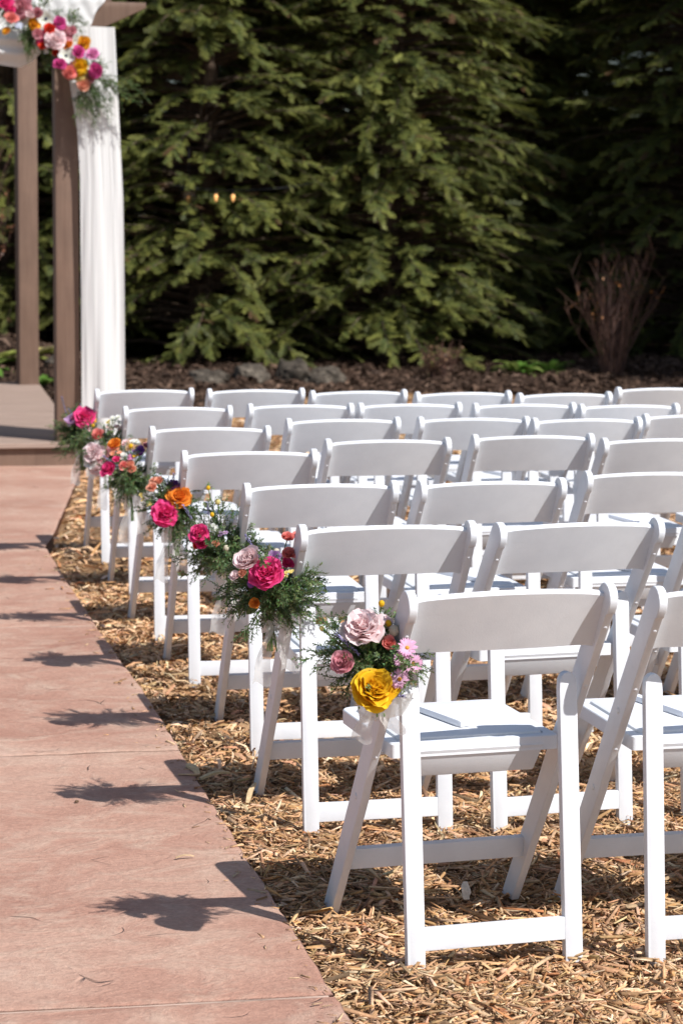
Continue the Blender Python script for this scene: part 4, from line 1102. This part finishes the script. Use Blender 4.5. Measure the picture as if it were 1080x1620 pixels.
def chair(rc, x, y, a):
    c, s = math.cos(a), math.sin(a)
    t = empty('folding_chair', (x - s * OY, y + c * OY, 0), a)
    jr = random.Random(rc[0] * 31 + rc[1]); t.rotation_euler = (R(jr.uniform(-.35, .35)), R(jr.uniform(-.35, .35)), a)
    for sx in (-1, 1):
        lg = link_mesh('leg', CM['leg'], M['resin'], t, (sx * HW, 0, 0))
        link_mesh('rear_leg', CM['rear_leg'][0 if sx < 0 else 1], M['resin'], t)
        for s_ in (.612, .375):
            y_, z_ = sd(s_, 0); o = link_mesh('bolt', CM['bolt'], M['bolt'], lg, (sx * .0092, y_, z_))
            if sx < 0: o.rotation_euler = (0, 0, math.pi)
        for s_ in (.868, .70, .52):
            y_, z_ = sd(s_, .027); o = link_mesh('bolt', CM['bolt'], M['bolt'], lg, (0, y_, z_)); o.scale = (.7, .6, .6)
            o.rotation_euler = Vector(nv).to_track_quat('X', 'Z').to_euler()
    for k in ('backrest', 'front_stretcher', 'rear_stretcher', 'seat_frame', 'seat_apron'): link_mesh(k, CM[k], M['resin'], t)
    link_mesh('seat_pad', CM['seat_pad'], M['pad'], t)
    tag(t, 'white resin folding chair %s in the %s' % (COLS[rc[1] - 1], ROWS[rc[0] - 1]), 'chair', 'white folding chairs in rows')
    # closed hand fan lying on the seat
    q = MB(); V = []; sec = [(-.01, .009, .009), (.02, .0115, .011), (.12, .014, .0125), (.215, .015, .013), (.227, .0125, .011)]
    for (l, hw_, hh) in sec: V += [(l - .1, -hw_, 0), (l - .1, hw_, 0), (l - .1, hw_ * .85, hh), (l - .1, -hw_ * .85, hh)]
    F = [(3, 2, 1, 0), (16, 17, 18, 19)]
    for i in range(4):
        for k in range(4): F.append((i * 4 + k, i * 4 + (k + 1) % 4, i * 4 + 4 + (k + 1) % 4, i * 4 + 4 + k))
    q.add(V, F); o = q.build('folded_fan', M['paper'], None, bevel=.0015, segs=2)
    fx, fy = -.022 + jr.uniform(-.02, .03), .385 + jr.uniform(-.02, .03)
    if rc == (1, 2): fx, fy = -.042, .440
    zz = .441 + (fy - .215) * (.008 / .385) + .0098
    o.location = (x + c * fx - s * fy, y + s * fx + c * fy, zz); o.rotation_euler = (0, .02, a - math.pi / 2 + .24 + jr.uniform(-.08, .15) * (rc[0] > 1))
    tag(o, 'slim white closed fan on the chair %s, %s' % (COLS[rc[1] - 1], ROWS[rc[0] - 1]), 'fan', 'closed white fans on the seats')
for rc, (x, y, a) in CHAIRS.items(): chair(rc, x, y, a)

# ------------------------------------------------------------------ flowers
PAL = dict(hotpink=((.66, .008, .12), (.88, .09, .30)), magenta=((.52, .02, .20), (.74, .12, .36)), pink=((.60, .16, .22), (.80, .40, .44)), blush=((.84, .48, .49), (.91, .79, .78)),
           candy=((.78, .16, .42), (.86, .42, .66)), coral=((.76, .13, .12), (.86, .33, .28)), peach=((.78, .27, .15), (.88, .48, .34)), orange=((.80, .17, .02), (.88, .36, .05)),
           red=((.62, .02, .015), (.80, .07, .03)), yellow=((.74, .34, .005), (.88, .60, .03)), gold=((.78, .30, .01), (.90, .50, .04)), butter=((.76, .58, .12), (.88, .78, .36)),
           cream=((.62, .52, .32), (.82, .76, .62)), white=((.70, .72, .62), (.88, .87, .86)), lilac=((.50, .26, .54), (.74, .56, .76)), purple=((.13, .035, .24), (.30, .12, .46)), sky=((.44, .50, .66), (.72, .76, .86)))
def petal(mb, az, r0, z0, L, Wd, t0, t1, cb, ct, cup, ruf, r_, twist=0.0, nu=7, nvv=6, tip=.74):
    d_ = np.array([math.cos(az), math.sin(az), 0]); s_ = np.array([-d_[1], d_[0], 0]); zz = np.array([0, 0, 1.0])
    p = d_ * r0 + zz * z0; V = []; C = []
    ph = r_.uniform(0, 6)
    for j in range(nvv):
        v = j / (nvv - 1); t = t0 + (t1 - t0) * v
        if j: p = p + (d_ * math.sin(t) + zz * math.cos(t)) * (L / (nvv - 1))
        nrm = -d_ * math.cos(t) + zz * math.sin(t)
        wd = Wd * math.sin(math.pi * (.16 + (tip - .16) * v)) ** .8
        for i in range(nu):
            u = -1 + 2 * i / (nu - 1)
            rf = ruf * L * v * v * (math.sin(u * 5 + ph) * .5 + r_.uniform(-.4, .4))
            back = .24 * L * u * u * v
            V.append(p + s_ * (u * wd) + nrm * (cup * wd * u * u + rf) - (d_ * math.sin(t) + zz * math.cos(t)) * back + s_ * twist * v * L)
            f_ = (v ** 1.3) * (.75 + .25 * abs(u)) * r_.uniform(.85, 1.1)
            C.append(np.array(cb) * (1 - min(1, f_)) + np.array(ct) * min(1, f_))
    F = [(j * nu + i, j * nu + i + 1, (j + 1) * nu + i + 1, (j + 1) * nu + i) for j in range(nvv - 1) for i in range(nu - 1)]
    mb.add(V, F, np.array(C))
def ball(mb, c, r, col, n=6, m_=5, sz=1.0):
    mb.tube([(c[0], c[1], c[2] - r * sz * math.cos(math.pi * (i + .02) / (m_ + .04))) for i in range(m_ + 1)], [max(.0004, r * math.sin(math.pi * (i + .02) / (m_ + .04))) for i in range(m_ + 1)], n, col)
GREENS = [(.15, .215, .085), (.12, .18, .068), (.20, .26, .11), (.09, .145, .055)]
def flower_mesh(kind, colr, dia, seed):
    r_ = random.Random(seed); mb = MB(); Rr = dia / 2
    cb, ct = PAL[colr]
    if kind in ('peony', 'ranunculus', 'rose'):
        cfg = dict(peony=(7, 1.5, .10, .20, .22), ranunculus=(8, 1.4, .05, .11, .34), rose=(6, 1.25, .03, .10, .36))[kind]
        nl, opn, close, ruf, cup = cfg
        for l in range(nl):
            q = l / (nl - 1)                                   # 0 outer .. 1 inner
            n_ = [7, 7, 6, 6, 5, 4, 3, 3][l]
            tl = opn * (1 - q) ** .85 + close
            Ln = Rr * (1.0 - .45 * q); r0 = Rr * (.16 * (1 - q) + .03)
            for k in range(n_):
                j = r_.uniform(.78, 1.16); sh = r_.uniform(.84, 1.12); cb_ = tuple(v * sh for v in cb); ct_ = tuple(min(.92, v * sh) for v in ct)
                petal(mb, 2 * math.pi * (k + .5 * (l % 2)) / n_ + r_.uniform(-.2, .2) + l * .7, r0, Rr * (.06 * l), Ln * j, Rr * (.64 - .30 * q) * r_.uniform(.9, 1.15), tl * .35, tl * r_.uniform(.8, 1.25) - (.55 if kind != 'peony' else .2) * q, cb_, ct_, cup, ruf, r_)
        if kind == 'ranunculus': ball(mb, (0, 0, Rr * .5), Rr * .17, tuple(.5 * a + .5 * b for a, b in zip(ct, (.30, .34, .05))), 8, 5)
    elif kind == 'daisy':
        for l in range(2):
            for k in range(13): petal(mb, 2 * math.pi * (k + .5 * l) / 13 + r_.uniform(-.08, .08), Rr * .12, .001 * l, Rr * r_.uniform(.85, 1.0), Rr * .15, 1.1, 1.5 + r_.uniform(-.2, .25), (.86, .62, .74), ct, .2, .05, r_, nu=3, nvv=4, tip=.8)
        ball(mb, (0, 0, Rr * .10), Rr * .22, (.80, .42, .06), 8, 4, .7)
    elif kind == 'anemone':
        for l in range(2):
            for k in range(5): petal(mb, 2 * math.pi * (k + .5 * l) / 5 + r_.uniform(-.15, .15), Rr * .06, .002 * (1 - l), Rr * r_.uniform(.85, 1.0), Rr * .42, .95, 1.35 + r_.uniform(-.2, .2), cb, ct, .3, .08, r_)
        ball(mb, (0, 0, Rr * .12), Rr * .16, (.05, .05, .10), 8, 4)
    elif kind == 'tulip':
        for l in range(2):
            for k in range(4): petal(mb, 2 * math.pi * (k + .5 * l) / 4 + r_.uniform(-.2, .2), Rr * .12, 0, Rr * 1.5 * r_.uniform(.9, 1.1), Rr * .62, 1.0, .05 + .5 * (1 - l) * r_.random(), cb, ct, .35, .10, r_)
    elif kind == 'small':
        for c in range(5):
            o_ = np.array([r_.uniform(-.6, .6), r_.uniform(-.6, .6), r_.uniform(-.2, .5)]) * Rr; sub = MB(); n_ = 5
            for k in range(n_): petal(sub, 2 * math.pi * k / n_ + c, Rr * .05, 0, Rr * .5, Rr * .2, .8, 1.3, cb, ct, .25, .05, r_, nu=3, nvv=3)
            ball(sub, (0, 0, Rr * .08), Rr * .09, (.62, .52, .10), 5, 3)
            mb.add(np.concatenate(sub.v) + o_, sub.f, np.concatenate(sub.c))
    elif kind == 'bud':
        ball(mb, (0, 0, 0), Rr, tuple(.3 * a + .7 * b for a, b in zip(cb, ct)), 9, 7, 1.15)
        for k in range(4): petal(mb, k * 1.57, Rr * .2, -Rr * 1.1, Rr * 1.3, Rr * .35, 1.2, -.1, (.10, .17, .05), (.16, .24, .08), .3, 0, r_, nu=3, nvv=4)
    if kind in ('peony', 'ranunculus', 'rose', 'anemone', 'tulip'):
        A_ = np.concatenate(mb.v); k_ = Rr / np.percentile(np.hypot(A_[:, 0], A_[:, 1]), 97)
        mb.v = [v * k_ for v in mb.v]
    return mb.mesh(kind, smooth=True, colors=True)
FNAME = dict(peony='peony', ranunculus='ranunculus', rose='rose', daisy='daisy', anemone='anemone', tulip='lisianthus', small='blossom_cluster', bud='bud')
CWORD = dict(hotpink='hot pink', blush='blush pink', candy='candy pink', sky='pale blue', butter='pale yellow', gold='golden yellow')
def add_flower(parent, kind, colr, loc, dia, face, seed):
    me = flower_mesh(kind, colr, dia, seed); o = link_mesh(FNAME[kind], me, M['petal'], parent, loc)
    q = Vector(face).normalized().to_track_quat('Z', 'Y'); o.rotation_mode = 'QUATERNION'; o.rotation_quaternion = q
    o['label'] = '%s %s' % (CWORD.get(colr, colr), FNAME[kind].replace('_', ' '))
    return o
def sprig_geo(mb, a, b, r_, dens=1.0, nl=.012, droop=.15, col=None, branch=True):
    a = Vector(a); b = Vector(b); Ln = (b - a).length
    if Ln < 1e-4: return
    side = (b - a).cross(Vector((r_.uniform(-1, 1), r_.uniform(-1, 1), r_.uniform(-1, 1)))).normalized(); c = col or r_.choice(GREENS)
    n_ = 7; pts = []
    for i in range(n_):
        u = i / (n_ - 1); pts.append(a.lerp(b, u) + side * (Ln * .10 * math.sin(math.pi * u)) + Vector((0, 0, Ln * droop * math.sin(math.pi * u) * .6)))
    mb.tube([tuple(p) for p in pts], [.0013 - .0008 * i / (n_ - 1) for i in range(n_)], 4, tuple(v * .8 for v in c), cap=False)
    m_ = int(Ln / .0026 * dens)
    for k in range(m_):
        u = .12 + .88 * k / max(1, m_ - 1); f_ = u * (n_ - 1); i0 = min(n_ - 2, int(f_)); p = pts[i0].lerp(pts[i0 + 1], f_ - i0)
        t = (pts[i0 + 1] - pts[i0]).normalized(); rd = Vector((r_.uniform(-1, 1), r_.uniform(-1, 1), r_.uniform(-1, 1))); rd = (rd - t * rd.dot(t)).normalized()
        d_ = (t * r_.uniform(.45, 1.0) + rd).normalized() * nl * r_.uniform(.7, 1.25) * (1.1 - .45 * u); wn = d_.cross(t).normalized() * nl * .15
        cc = tuple(v * r_.uniform(.7, 1.35) for v in c)
        mb.add([tuple(p), tuple(p + d_ * .5 + wn), tuple(p + d_), tuple(p + d_ * .5 - wn)], [(0, 1, 2, 3)], cc)
    if branch and Ln > .06:
        for k in range(int(Ln / .028)):
            u = r_.uniform(.25, .85); f_ = u * (n_ - 1); i0 = int(f_); p = pts[i0].lerp(pts[i0 + 1], f_ - i0); t = (pts[i0 + 1] - pts[i0]).normalized()
            rd = Vector((r_.uniform(-1, 1), r_.uniform(-1, 1), r_.uniform(-1, 1))); rd = (rd - t * rd.dot(t)).normalized()
            sprig_geo(mb, p, p + (t + rd * .8).normalized() * r_.uniform(.022, .05) * min(1.0, Ln / .12 + .3), r_, dens, nl * .85, .05, c, False)
def lavender_geo(mb, a, b, r_, col=(.30, .27, .50)):
    a = Vector(a); b = Vector(b); Ln = (b - a).length; t = (b - a) / Ln; root = a - t * Ln * .6
    mb.tube([tuple(root), tuple(b)], .0011, 4, (.16, .20, .12), cap=False)
    for k in range(int(Ln / .0026)):
        p = a.lerp(b, k / max(1, int(Ln / .0026) - 1)); rd = Vector((r_.uniform(-1, 1), r_.uniform(-1, 1), r_.uniform(-1, 1))); rd = (rd - t * rd.dot(t)).normalized()
        for s_ in (rd, -rd):
            e = p + s_ * r_.uniform(.0025, .0045) + t * .003; wn = s_.cross(t) * .0016; f_ = r_.uniform(.6, 1.4)
            mb.add([tuple(p), tuple(e + wn - t * .001), tuple(e + t * .003), tuple(e - wn - t * .001)], [(0, 1, 2, 3)], tuple(v * f_ for v in col))
def broad_leaf(mb, a, d_, L, col, r_):
    a = Vector(a); d_ = Vector(d_).normalized(); s_ = d_.cross(Vector((r_.uniform(-1, 1), r_.uniform(-1, 1), r_.uniform(-1, 1)))).normalized(); n_ = s_.cross(d_); V = []
    for k in range(6):
        u = k / 5; wd = L * .26 * math.sin(math.pi * (.04 + .92 * u)); p = a + d_ * (L * u) - n_ * (L * .2 * u * u)
        V += [tuple(p - s_ * wd + n_ * wd * .3), tuple(p), tuple(p + s_ * wd + n_ * wd * .3)]
    F = []
    for k in range(5): F += [(3 * k, 3 * k + 1, 3 * k + 4, 3 * k + 3), (3 * k + 1, 3 * k + 2, 3 * k + 5, 3 * k + 4)]
    mb.add(V, F, col)

BQ_LABEL = {1: 'bouquet with a yellow ranunculus and pink daisies tied to the nearest aisle chair', 2: 'bouquet with one hot pink peony and long rosemary sprigs on the second aisle chair',
            3: 'very leafy bouquet with a hot pink bloom on the third aisle chair', 4: 'bouquet with a hot pink and an orange bloom side by side, fourth aisle chair',
            5: 'bouquet of coral roses, purple bloom and greenery on the fifth aisle chair', 6: 'bouquet with large pale pink blooms on the sixth aisle chair', 7: 'bouquet with a magenta bloom and upright lavender on the farthest aisle chair'}
for r, (A, els, gc, tips) in BOUQUETS.items():
    t = empty('bouquet', A); r_ = random.Random(100 + r); gc = Vector(gc); big = []
    for n_, e in enumerate(els):
        if e[0] == 'daisy': e = (e[0], e[1], (e[2][0], e[2][1] - .03, e[2][2] - .004), e[3] * 1.1)
        if e[0] == 'ranunculus' and e[1] == 'yellow': e = (e[0], e[1], (e[2][0], e[2][1] - .015, e[2][2] - .006), e[3] * 1.05)
        if e[0] != 'lavender': e = (e[0], e[1], (e[2][0], e[2][1] - .016, e[2][2]), e[3])
        if e[0] == 'lavender':
            q = MB(); lavender_geo(q, e[2], e[3], r_); q.build('lavender_stem', M['leaf'], t, colors=True)
        else:
            off_ = Vector(e[2]) - gc; off_.y = 0
            face = Vector((-.22, -.85, .42)) + off_ * (6.5 if e[0] != 'daisy' else 3.0) + Vector((r_.uniform(-.2, .2), 0, r_.uniform(-.2, .2)))
            if e[1] == 'blush' and r == 1: face = Vector((-.25, -.55, .95))
            if e[1] == 'yellow' and e[0] == 'ranunculus': face = Vector((.1, -.8, .62))
            if e[0] == 'bud': face = Vector((r_.uniform(-.3, .3), -.2, 1))
            add_flower(t, e[0], e[1], e[2], e[3] * ((.9 if e[1] in ('blush', 'pink') or r == 2 else 1.0) if r < 5 else 1.2), face, r * 100 + n_)
            q = MB(); p = Vector(e[2]); q.tube([tuple(p - face.normalized() * e[3] * .1), tuple(p.lerp(gc, .45) + Vector((0, .012, -.012))), tuple(gc + Vector((0, .01, -.05)))], .0016, 5); q.build('stem', M['stem'], t)
    tips = list(tips)
    for k in range(16):
        d_ = Vector((r_.gauss(-.2, 1), r_.gauss(.1, 1), r_.gauss(.1, .8))).normalized(); tips.append(tuple(gc + d_ * r_.uniform(.10, .165)))
    for tp in tips:
        q = MB(); tp = Vector(tp); b = gc + Vector((r_.uniform(-.02, .02), r_.uniform(-.005, .02), r_.uniform(-.03, .01)))
        sprig_geo(q, b, tp, r_, 1.25 if r < 5 else .9, .0135, .15); sprig_geo(q, b, gc.lerp(tp, r_.uniform(.7, .95)) + Vector((r_.uniform(-.02, .02), r_.uniform(-.02, .02), r_.uniform(-.02, .02))), r_, 1.1, .012, .1); q.build('sprig', M['leaf'], t, colors=True)
    q = MB()
    ex = max(abs(Vector(tp).x - gc.x) for tp in tips[:-16]) * ((.9 if r == 1 else .66) if r < 4 else .85); ez = max(abs(Vector(tp).z - gc.z) for tp in tips[:-16]) * ((.75 if r == 1 else .55) if r < 4 else .75)
    for k in range(120 if r != 1 else 210):
        d_ = Vector((r_.gauss(0, 1), r_.gauss(0, 1), r_.gauss(0, 1))).normalized(); e = gc + Vector((d_.x * ex, d_.y * .085, d_.z * ez)) * r_.uniform(.35, 1.0) + Vector((0, -.008, 0))
        sprig_geo(q, gc.lerp(e, .2), e, r_, .9, .0135, .1)
    q.build('greenery', M['leaf'], t, colors=True)['kind'] = 'stuff'
    for k in range(14):
        q = MB(); d_ = Vector((r_.gauss(0, 1), r_.gauss(-.3, .6), r_.gauss(0, 1))).normalized(); broad_leaf(q, gc + Vector((d_.x * ex * .4, d_.y * .03, d_.z * ez * .4)), d_, r_.uniform(.025, .045), r_.choice(GREENS), r_)
        q.build('leaf', M['leaf'], t, colors=True, smooth=True)
    # ribbon: a knot round stems and post, and two tails
    fx = gc.x + (.0 - gc.x) * .35
    def rib(u, v):
        a_ = 2 * np.pi * u; zc = gc.z - .055 - .05 * v if r != 1 else gc.z - .075 - .05 * v
        cx = .005 + (fx - .005) * .5; wx = .030 + abs(fx) * .5 + .012 * (1 - v); 
        return np.stack([cx + wx * np.cos(a_) * (1 + .06 * np.sin(9 * a_ + 5 * v)), .02 + .040 * np.sin(a_) + .03 * (.5 - v) * 0 + .028 * (v - .4), zc + .012 * np.cos(a_ * 1 + 1) + 0 * u], -1)
    o = surf('ribbon', rib, 48, 12, M['ribbon']); o.parent = t
    for k in range(2):
        x0 = fx + (.012 if k else -.018); ln = (.16, .13)[k] * (1.0 if r > 1 else .55)
        def tail(u, v, x0=x0, ln=ln, k=k):
            w_ = .016 + .006 * v; z_ = gc.z - .075 - ln * v
            return np.stack([x0 + (u - .5) * 2 * w_ + (.02 if k else -.025) * v ** 1.3 + .005 * np.sin(8 * v + k), -.022 - .012 * np.sin(np.pi * 1.5 * u + 3 * v) + .03 * v, z_ + .006 * np.sin(6 * u)], -1)
        o = surf('ribbon_tail', tail, 9, 16, M['ribbon']); o.parent = t
    q = MB()
    for k in range(7): q.tube([tuple(gc + Vector((r_.uniform(-.012, .012), .0, -.03))), tuple(gc + Vector((r_.uniform(-.02, .02) + .01, .012, -.15 if r > 1 else -.11)))], .0017, 5)
    q.build('stem_bundle', M['stem'], t)
    tag(t, BQ_LABEL[r], 'bouquet', 'bouquets on the aisle chairs')

# garland across the beam corner
gl = empty('flower_garland', (1.95, 14.85, 2.6)); r_ = random.Random(5); G0 = Vector((1.95, 14.85, 2.6))
for n_, (kind, colr, p, dia) in enumerate(GARLAND):
    p = Vector(p) - G0; face = Vector((-.1 + r_.uniform(-.4, .4), -1, .25 + r_.uniform(-.4, .4)))
    add_flower(gl, kind, colr, p, dia * 1.12, face, 900 + n_)
for (a, b) in GARLAND_SPRIGS:
    q = MB(); a = Vector(a) - G0; b = Vector(b) - G0; c = r_.choice([(.12, .17, .06), (.15, .20, .075), (.09, .14, .045)])
    sprig_geo(q, a, b, r_, .42, .024, .12, c)
    for k in range(3): sprig_geo(q, a.lerp(b, .25), a.lerp(b, r_.uniform(.6, .95)) + Vector((r_.uniform(-.05, .05), r_.uniform(-.04, .04), r_.uniform(-.05, .05))), r_, .4, .022, .1, c)
    q.build('sprig', M['leaf'], gl, colors=True)
q = MB()
for k in range(90):
    u = r_.random(); c = Vector((1.56 + .58 * u, 14.86, 2.82 - .40 * u)) - G0; e = c + Vector((r_.gauss(0, .06), r_.gauss(-.03, .03), r_.gauss(0, .07)))
    sprig_geo(q, c, e, r_, .4, .022, .1)
    broad_leaf(q, c, Vector((r_.gauss(0, 1), -.5, r_.gauss(0, 1))), r_.uniform(.05, .10), r_.choice(GREENS), r_)
q.build('greenery', M['leaf'], gl, colors=True)['kind'] = 'stuff'
tag(gl, 'garland of pink, magenta, yellow and white flowers across the gazebo beam corner', 'garland')
